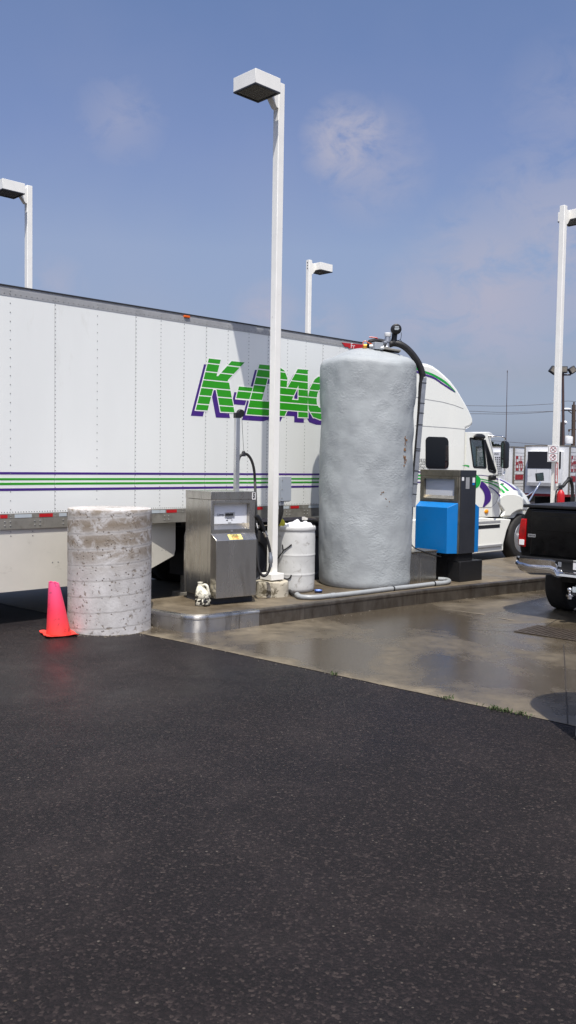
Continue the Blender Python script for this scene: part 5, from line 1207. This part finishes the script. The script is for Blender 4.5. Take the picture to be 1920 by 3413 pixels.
def pwheel(x, y, f):
    mb = MB(); w = .29; R = Rw
    for_prof = [(R*.6, -w*.45), (R*.9, -w*.5), (R*.98, -w*.42), (R, -w*.3), (R, w*.3), (R*.98, w*.42), (R*.9, w*.5), (R*.6, w*.45)]
    mb.lathe([(r, h) for r, h in for_prof], 40, (x, y, R), 'x'); o = mb.build('wheel', Mt['tyre'], pk, ang=40)
    mb = MB(); mb.lathe([(R*.58, f*w*.46), (R*.5, f*w*.3), (R*.2, f*w*.4), (R*.12, f*w*.45)], 30, (x, y, R), 'x'); mb.build('rim', Mt['alu'], o, ang=40)
wy = 1.12
wx = max(wx, .2)
for x, f in ((wx, -1), (WP-wx, 1)):
    for y in (wy, wy+3.6): pwheel(x, y, f)
mb = MB(); mb.box(.5, WP-.5, .3, 5.4, .5, zbt+.05); mb.box(.35, WP-.35, wy-.09, wy+.09, .32, .5); mb.build('chassis', Mt['dark_under'], pk)
# cab and nose, mostly out of the frame
cpf = [(2.1, zbt-.05), (5.6, zbt-.05), (5.6, 1.05), (5.5, 1.2), (4.25, 1.32), (3.55, 1.93), (2.45, 1.95), (2.2, 1.4), (2.1, 1.35)]
mb = MB(); mb.prism([(y, z) for y, z in cpf], .02, WP-.02, 'x'); mb.build('cab', Mt['pickup_black'], pk, bevel=.06, seg=3)
mb = MB(); mb.box(.3, WP-.3, 2.19, 2.24, 1.45, 1.85)
mb.prism([(2.5, 1.4), (3.9, 1.4), (3.5, 1.85), (2.6, 1.87)], .012, WP-.012, 'x'); mb.build('window', Mt['glass_dark'], pk)

# ================================================================== YARD BEYOND
GB = -.75
def reefer(px0, px1, Y, rot, label, logo=True, kind=0):
    """parked refrigerated trailer, nose unit towards the camera"""
    a = atd(px0, 1560, Y); b = atd(px1, 1560, Y)
    F_ = Fr((a.x, a.y), rot+90); wdt = 2.6
    a = b-F_.t*wdt
    L = thing('reefer_trailer', label, 'trailer', (a.x, a.y, GB), F_.rz, 'parked refrigerated trailers in the yard')
    zt_ = 3.98; zb_ = 1.27
    mb = MB(); mb.box(.0, wdt, .0, 12.5, zb_, zt_); bo_ = mb.build('body', Mt['reefer_white'], L)
    mb = MB(); mb.box(-.02, wdt+.02, -.02, 12.52, zb_-.14, zb_-.002); mb.build('bottom_rail', Mt['red_rail'], L)
    mb = MB(); mb.box(-.02, wdt+.02, -.02, 12.5, zt_+.001, zt_+.07); mb.box(wdt-.02, wdt+.025, -.022, .16, zb_, zt_); mb.box(-.025, .06, -.022, .1, zb_, zt_); mb.build('corner_rail', Mt['grime'], L)
    mb = MB()
    for i in range(13): z = zb_+.1+i*.19; mb.box(wdt+.001, wdt+.006, .2, 12.4, z, z+.012)
    mb.build('side_ribs', Mt['grime'], bo_)
    for s in (.35, 1.9):
        pass
    mb = MB(); mb.box(.5, .62, 2.4, 2.52, .0, zb_-.14); mb.box(wdt-.62, wdt-.5, 2.4, 2.52, .0, zb_-.14); mb.build('landing_gear', Mt['rail_dark'], L)
    mb = MB(); mb.box(.05, wdt-.05, 1.8, 12, .55, 1.0); mb.build('underframe', Mt['dark_under'], L)
    for y in (9.9, 11.2):
        for x in (.2, wdt-.2): 
            mb = MB(); mb.lathe([(.5, -.2), (.5, .2)], 24, (x, y, .5), 'x'); mb.build('wheel', Mt['tyre'], L)
    u0, u1 = .32, wdt-.32
    if kind == 0:
        mb = MB(); mb.box(u0, u1, -.42, -.001, 1.75, 3.72); un = mb.build('cooling_unit', Mt['reefer_white'], L, bevel=.05, seg=3)
        mb = MB(); mb.box(u0+.02, u1-.02, -.435, -.3, 2.72, 3.68); mb.build('unit_grille', Mt['grille_dark'], un)
        mb = MB(); mb.box(u0+.0, u1, -.445, -.3, 1.72, 1.92); mb.build('unit_skirt', Mt['rail'], un)
        mb = MB()
        for i in range(7): mb.box(u1-.42, u1-.16, -.426, -.42, 2.05+i*.085, 2.09+i*.085)
        mb.box(u1-.4, u1-.15, -.45, -.42, 1.8, 1.98); mb.build('vent_slots', Mt['black'], un)
        mb = MB()
        for x in (u0+.55, u0+1.3): mb.box(x, x+.012, -.4225, -.42, 1.93, 2.7)
        mb.build('seam', Mt['rail'], un)
    else:
        mb = MB(); mb.box(u0, u1, -.42, -.001, 1.4, 3.75); un = mb.build('cooling_unit', Mt['reefer_white'], L, bevel=.05, seg=3)
        mb = MB(); mb.box(u0+.15, u1-.2, -.426, -.3, 2.3, 3.4); gl = mb.build('unit_grille', Mt['grille_dark'], un)
        mb = MB()
        for i in range(13): x = u0+.15+i*(u1-u0-.35)/12; mb.box(x-.02, x+.02, -.432, -.427, 2.3, 3.4)
        for i in range(11): z = 2.3+i*.11; mb.box(u0+.15, u1-.2, -.438, -.4325, z-.02, z+.02)
        mb.build('grille_bars', Mt['reefer_white'], gl)
        mb = MB(); c = ((u0+u1)/2, 3.56); text_mb(mb, 'THERMO KING', .17, lambda u, v: V((c[0]+u*.9, -.4215, c[1]+v)), off=.004); mb.build('lettering', Mt['ink'], un, ang=0)
    if logo:
        mb = MB(); c = (1.15, 2.95)
        text_mb(mb, 'Erb', 1.25, lambda u, v: V((wdt+.009, c[0]-.85+u*.55, c[1]+v)), align='LEFT', off=.03); mb.add([(wdt+.009, .3, 1.98), (wdt+.009, 1.35, 1.98), (wdt+.009, 1.38, 2.3), (wdt+.009, .3, 2.3)], [(0, 1, 2, 3)]); mb.build('logo', Mt['erb_red'], bo_, ang=0)
    return L
reefer(1607, 1710, 55, 42, 'white reefer trailer with a grille front, seen behind the truck mirror', kind=1)
reefer(1755, 1897, 50, 35, 'white reefer trailer with dark grille and grimy corner, behind the right lamp post')
# grey hose pump on the far end of the island
gp0 = atd(1914, 1690, 17.9); GF = Fr((gp0.x, gp0.y), 50); gp0 = GF.w(0, -.5); GF = Fr((gp0.x, gp0.y), 50)
g = thing('hose_pump', 'tall grey steel pump housing at the right edge with a looped black hose', 'fuel pump', (gp0.x, gp0.y, 0), GF.rz)
zt_ = atd(1915, 1482, 17.9).z
mb = MB(); mb.box(0, .7, -.02, .5, .2, zt_); mb.build('housing', Mt['zinc'], g, bevel=.01)
mb = MB(); mb.box(.08, .62, -.03, -.0205, zt_-.7, zt_-.2); mb.build('display_panel', Mt['screen_dull'], g)
mb = MB(); gh_ = lambda x, y: GF.p3(1780+x/9.907, 1440+y/9.907, .54)
mb.tube(smooth_path([gh_(790, 1830), gh_(850, 1800), gh_(950, 1790), gh_(1040, 1680), gh_(1130, 1590), gh_(1190, 1590), gh_(1240, 1680), gh_(1265, 1850), gh_(1270, 2100), gh_(1270, 2430)], 6), .034, 10); mb.build('hose', Mt['rubber'], g, ang=60)
mb = MB(); mb.tube([gh_(1150, 1560), gh_(1215, 1560)], .05, 10); mb.build('hose_clamp', Mt['rubber'], g)
# flood light mast
Yf = 62.; fb = atd(1877, 1500, Yf)
fm = thing('floodlight_mast', 'slim dark brown mast with three floodlights behind the right lamp post', 'floodlight mast', (fb.x, fb.y, GB))
fl = lambda x, y: atd(1680+x/6.0375, 1200+y/6.0375, Yf)-V((fb.x, fb.y, GB))
tp_ = fl(1185, 260); mb = MB(); mb.tube([V((0, 0, 0)), V((0, 0, tp_.z*.5)), tp_], [.11, .095, .08], 10); mb.build('mast', Mt['mast_brown'], fm, ang=60)
mb = MB(); mb.tube([fl(1010, 300), fl(1185, 298), fl(1335, 298), fl(1332, 245)], .06, 6); mb.tube([fl(1010, 300), fl(1010, 240)], .06, 6); mb.build('crossbar', Mt['mast_brown'], fm)
for x, y, a in ((1372, 200, -.6), (1200, 192, 0), (990, 200, .6)):
    c = fl(x, y); mb = MB(); mb.box(-.23, .23, -.2, .2, -.24, .22, Matrix.Translation(c) @ Matrix.Rotation(a, 4, 'Y')); fo = mb.build('floodlight', Mt['charcoal'], fm, bevel=.03)
    mb = MB(); mb.box(-.17, .17, -.21, -.201, -.17, .15, Matrix.Translation(c) @ Matrix.Rotation(a, 4, 'Y')); mb.build('lens', Mt['grime'], fo)
p = atd(1867.5, 1500, 66); mb = MB(); zt_ = atd(1867, 1410, 66).z; mb.tube([(0, 0, 0), (0, 0, zt_-GB)], .1, 8); mb.ball((0, 0, zt_-GB), .1, 5); o = mb.build('dark_post', Mt['edge_dark'], loc=(p.x, p.y, GB), ang=60); tag(o, 'plain dark post standing close beside the floodlight mast', 'post')
# utility pole, transformer, street lights, wires
Yu = 82.; ub = atd(1914, 1500, Yu); up_ = thing('utility_pole', 'wooden utility pole with crossarms and a grey transformer at the right edge', 'utility pole', (ub.x, ub.y, GB))
ul = lambda x, y: atd(1680+x/6.0375, 1200+y/6.0375, Yu)-V((ub.x, ub.y, GB))
a = ul(1405, 900); mb = MB(); mb.tube([V((0, 0, 0)), a], [.22, .17], 10); mb.tube([a, ul(1410, 845)], .08, 6); mb.build('pole', Mt['wood_pole'], up_, ang=60)
mb = MB(); mb.tube([ul(1190, 1015), ul(1470, 1012)], .05, 6); mb.tube([ul(1290, 1020), ul(1385, 1090)], .04, 6); mb.tube([ul(1360, 1222), ul(1470, 1224)], .06, 6); mb.tube([ul(1310, 1400), ul(1450, 1396)], .05, 6); mb.tube([ul(1310, 1440), ul(1310, 1395)], .09, 6); mb.tube([ul(1310, 1440), ul(1300, 1510)], .02, 5); mb.build('crossarm', Mt['wood_pole'], up_)
c = ul(1300, 1690); ct = ul(1300, 1540); mb = MB(); mb.lathe([(.34, 0), (.37, .03), (.37, ct.z-c.z-.05), (.34, ct.z-c.z), (.1, ct.z-c.z+.05)], 24, c); mb.build('transformer', Mt['reefer_white'], up_, ang=40)
mb = MB(); mb.tube(smooth_path([ul(1250, 1690), ul(1235, 1600), ul(1230, 1545), ul(1260, 1528), ul(1300, 1530)], 4), .05, 6); mb.build('cable_loop', Mt['rail_dark'], up_)
mb = MB(); c = ul(1268, 988); mb.ball(c, .42, 7, (1, .35, .3)); mb.build('street_light', Mt['cobra'], up_)
Yv = 110; q = atd(1880, 1404, Yv); b = atd(1888, 1412, Yv); vb = atd(1872, 1500, Yv)
sl2 = thing('street_light', 'small distant street light between the mast and the utility pole', 'street light', (vb.x, vb.y, GB)); o_ = V((vb.x, vb.y, GB))
mb = MB(); mb.tube([V((0, 0, 0)), V((0, 0, q.z-GB-.4)), q-o_], .1, 6); mb.build('pole', Mt['edge_dark'], sl2)
mb = MB(); mb.tube([q-o_, q.lerp(b, .5)-o_, b-o_], [.12, .24, .16], 8); mb.build('lamp_head', Mt['cobra'], sl2)
def wire(pts, label, Y=Yu, r=.022):
    P_ = [atd(x, y, Y) for x, y in pts]; mb = MB(); o_ = P_[0]; mb.tube([p-o_ for p in smooth_path(P_, 6)], r, 5); o = mb.build('power_line', Mt['wire'], loc=o_, ang=60); tag(o, label, 'power line', 'overhead power lines')
wire([(1300, 1352), (1550, 1352), (1690, 1353), (1840, 1346), (1913, 1338), (2100, 1380)], 'highest overhead power line, ending on the utility pole tip')
wire([(1300, 1371), (1550, 1370), (1680, 1374.5), (1840, 1371), (1913, 1368), (2100, 1390)], 'middle overhead power line, upper one of the close pair')
wire([(1300, 1384), (1550, 1379), (1680, 1380), (1760, 1377.5), (1840, 1371.8), (1914, 1369.5), (2100, 1393)], 'middle overhead power line, lower one of the close pair')
wire([(1560, 1462), (1695, 1473), (1800, 1481), (1890, 1490)], 'lowest overhead power line, passing just above the reefer trailers', 78, .02)
# distant trees just above the trailers
def tree(px, py, Y, hgt, rad, label, seed):
    rnd = random.Random(seed); b = atd(px, 1560, Y); L = thing('tree', label, 'tree', (b.x, b.y, GB), 0, 'trees beyond the yard'); top = atd(px, py, Y).z-GB
    mb = MB(); mb.tube([(0, 0, 0), (.1, 0, top*.5), (0, .1, top*.9)], [.25, .16, .05], 8); mb.build('trunk', Mt['bark'], L, ang=60)
    mb = MB()
    for i in range(700):
        th = rnd.random()*2*pi; zz = rnd.random(); r = rad*(1-abs(zz-.35)**1.4)*sqrt(rnd.random())*(.75+.4*noise.noise(V((cos(th)*2, sin(th)*2, zz*4+seed))))
        c = V((r*cos(th), r*sin(th), top-hgt*(1-zz))); s = .1+.14*rnd.random()
        n_ = V((rnd.gauss(0, 1), rnd.gauss(0, 1), rnd.gauss(0, 1))).normalized(); u_ = n_.orthogonal().normalized(); w_2 = n_.cross(u_)
        mb.add([c+u_*s, c+w_2*s*.6, c-u_*s, c-w_2*s*.6], [(0, 1, 2, 3)])
    mb.build('crown', Mt['leaf_dark'], L, ang=0, recalc=False)
tree(1657, 1482, 95, 4.5, 2.2, 'dark tree top showing between the truck mirror and the quarter window', 3)
tree(1628, 1470, 100, 3.5, 1.2, 'thin tree top poking up right behind the truck cab roof', 5)

# ================================================================== SMALL THINGS ON THE GROUND
grn = thing('drain_grate', 'rusty slotted drain grate set in the wet concrete at the right', 'drain grate', gp(1840, 2106))
go = V(grn.location); c1, c2 = gp(1712, 2107), gp(1806, 2092); cr_ = gp(1866, 2131); 
ux = (cr_-c1).normalized(); uy = V((-ux.y, ux.x, 0)); Lx, Ly = 1.45, .62
pt = lambda a, b, z: c1+ux*a+uy*b+V((0, 0, z))-go
mb = MB()
for (a0, a1, b0, b1) in ((0, Lx, 0, .04), (0, Lx, Ly-.04, Ly), (0, .04, .04, Ly-.04), (Lx-.04, Lx, .04, Ly-.04)):
    mb.loft([[pt(a0, b0, z), pt(a1, b0, z), pt(a1, b1, z), pt(a0, b1, z)] for z in (.0085, .016)])
mb.build('grate_frame', Mt['iron'], grn, ang=0)
mb = MB(); mb.add([pt(.04, .04, .0075), pt(Lx-.04, .04, .0075), pt(Lx-.04, Ly-.04, .0075), pt(.04, Ly-.04, .0075)], [(0, 1, 2, 3)]); mb.build('pit_shade', Mt['black'], grn, ang=0)  # flat black sheet, standing for the shade in the hole below the bars
mb = MB(); n = 24
for i in range(n):
    a = .04+(Lx-.08)*(i+.5)/n; mb.loft([[pt(a-.016, .04, z), pt(a+.016, .04, z), pt(a+.016, Ly-.04, z), pt(a-.016, Ly-.04, z)] for z in (.008, .015)])
mb.build('bars', Mt['iron'], grn, ang=0)
def weed(px, py, n, sp, label, seed):
    rnd = random.Random(seed); c = gp(px, py); mb = MB()
    for i in range(n):
        b = V((rnd.gauss(0, sp), rnd.gauss(0, .03), .004)); b = ed*b.x+nn*b.y+V((0, 0, .004)); h = .008+.022*rnd.random(); a = rnd.random()*2*pi; d = V((cos(a), sin(a), 0)); s = V((-d.y, d.x, 0))*.004
        m_ = b+d*h*.35+V((0, 0, h*.7)); t_ = b+d*h*.9+V((0, 0, h))
        mb.add([b-s*.5, b+s*.5, m_+s, t_, m_-s], [(0, 1, 2, 3, 4)])
    o = mb.build('weed', Mt['leaf'], loc=(c.x, c.y, 0), ang=0, recalc=False); tag(o, label, 'weed', 'weeds in the gap between asphalt and concrete')
weed(1488, 2330, 26, .03, 'small tuft of weed in the joint, leftmost of the row', 1)
weed(1668, 2369, 110, .06, 'largest tuft of weed in the joint, middle of the row', 2)
weed(1738, 2384, 40, .05, 'low tuft of weed in the joint, nearest the shadow', 3)
weed(1112, 2249, 22, .03, 'tiny weed sprouts in the joint in front of the tank', 4)
mb = MB(); rnd = random.Random(11)
def peb(p, r):
    mb.ball((p.x, p.y, p.z+r*.4), r, 3, (1, .8+.3*rnd.random(), .7))
for i in range(170):
    a = rnd.uniform(-2.6, .4); peb(pBc+V((cos(a), sin(a), 0))*(Rb+abs(rnd.gauss(0, .05))), rnd.uniform(.003, .009))
for i in range(120):
    s = rnd.uniform(1.0, 6.2); peb(A+ed*s+nn*rnd.gauss(0, .04), rnd.uniform(.002, .007))
for i in range(60):
    q = e0.lerp(e3, rnd.random()); peb(V((q.x, q.y, .004))+V((w_.y, -w_.x, 0))*(.03+abs(rnd.gauss(0, .06))), rnd.uniform(.003, .008))
for px, py in ((1232, 2037), (1580, 1996), (1556, 1997)): peb(gp(px, py), .012)
o = mb.build('gravel', Mt['pebble'], ang=0); tag(o, 'loose grit along the foot of the bollard and the asphalt edge', 'gravel', None, 'stuff')
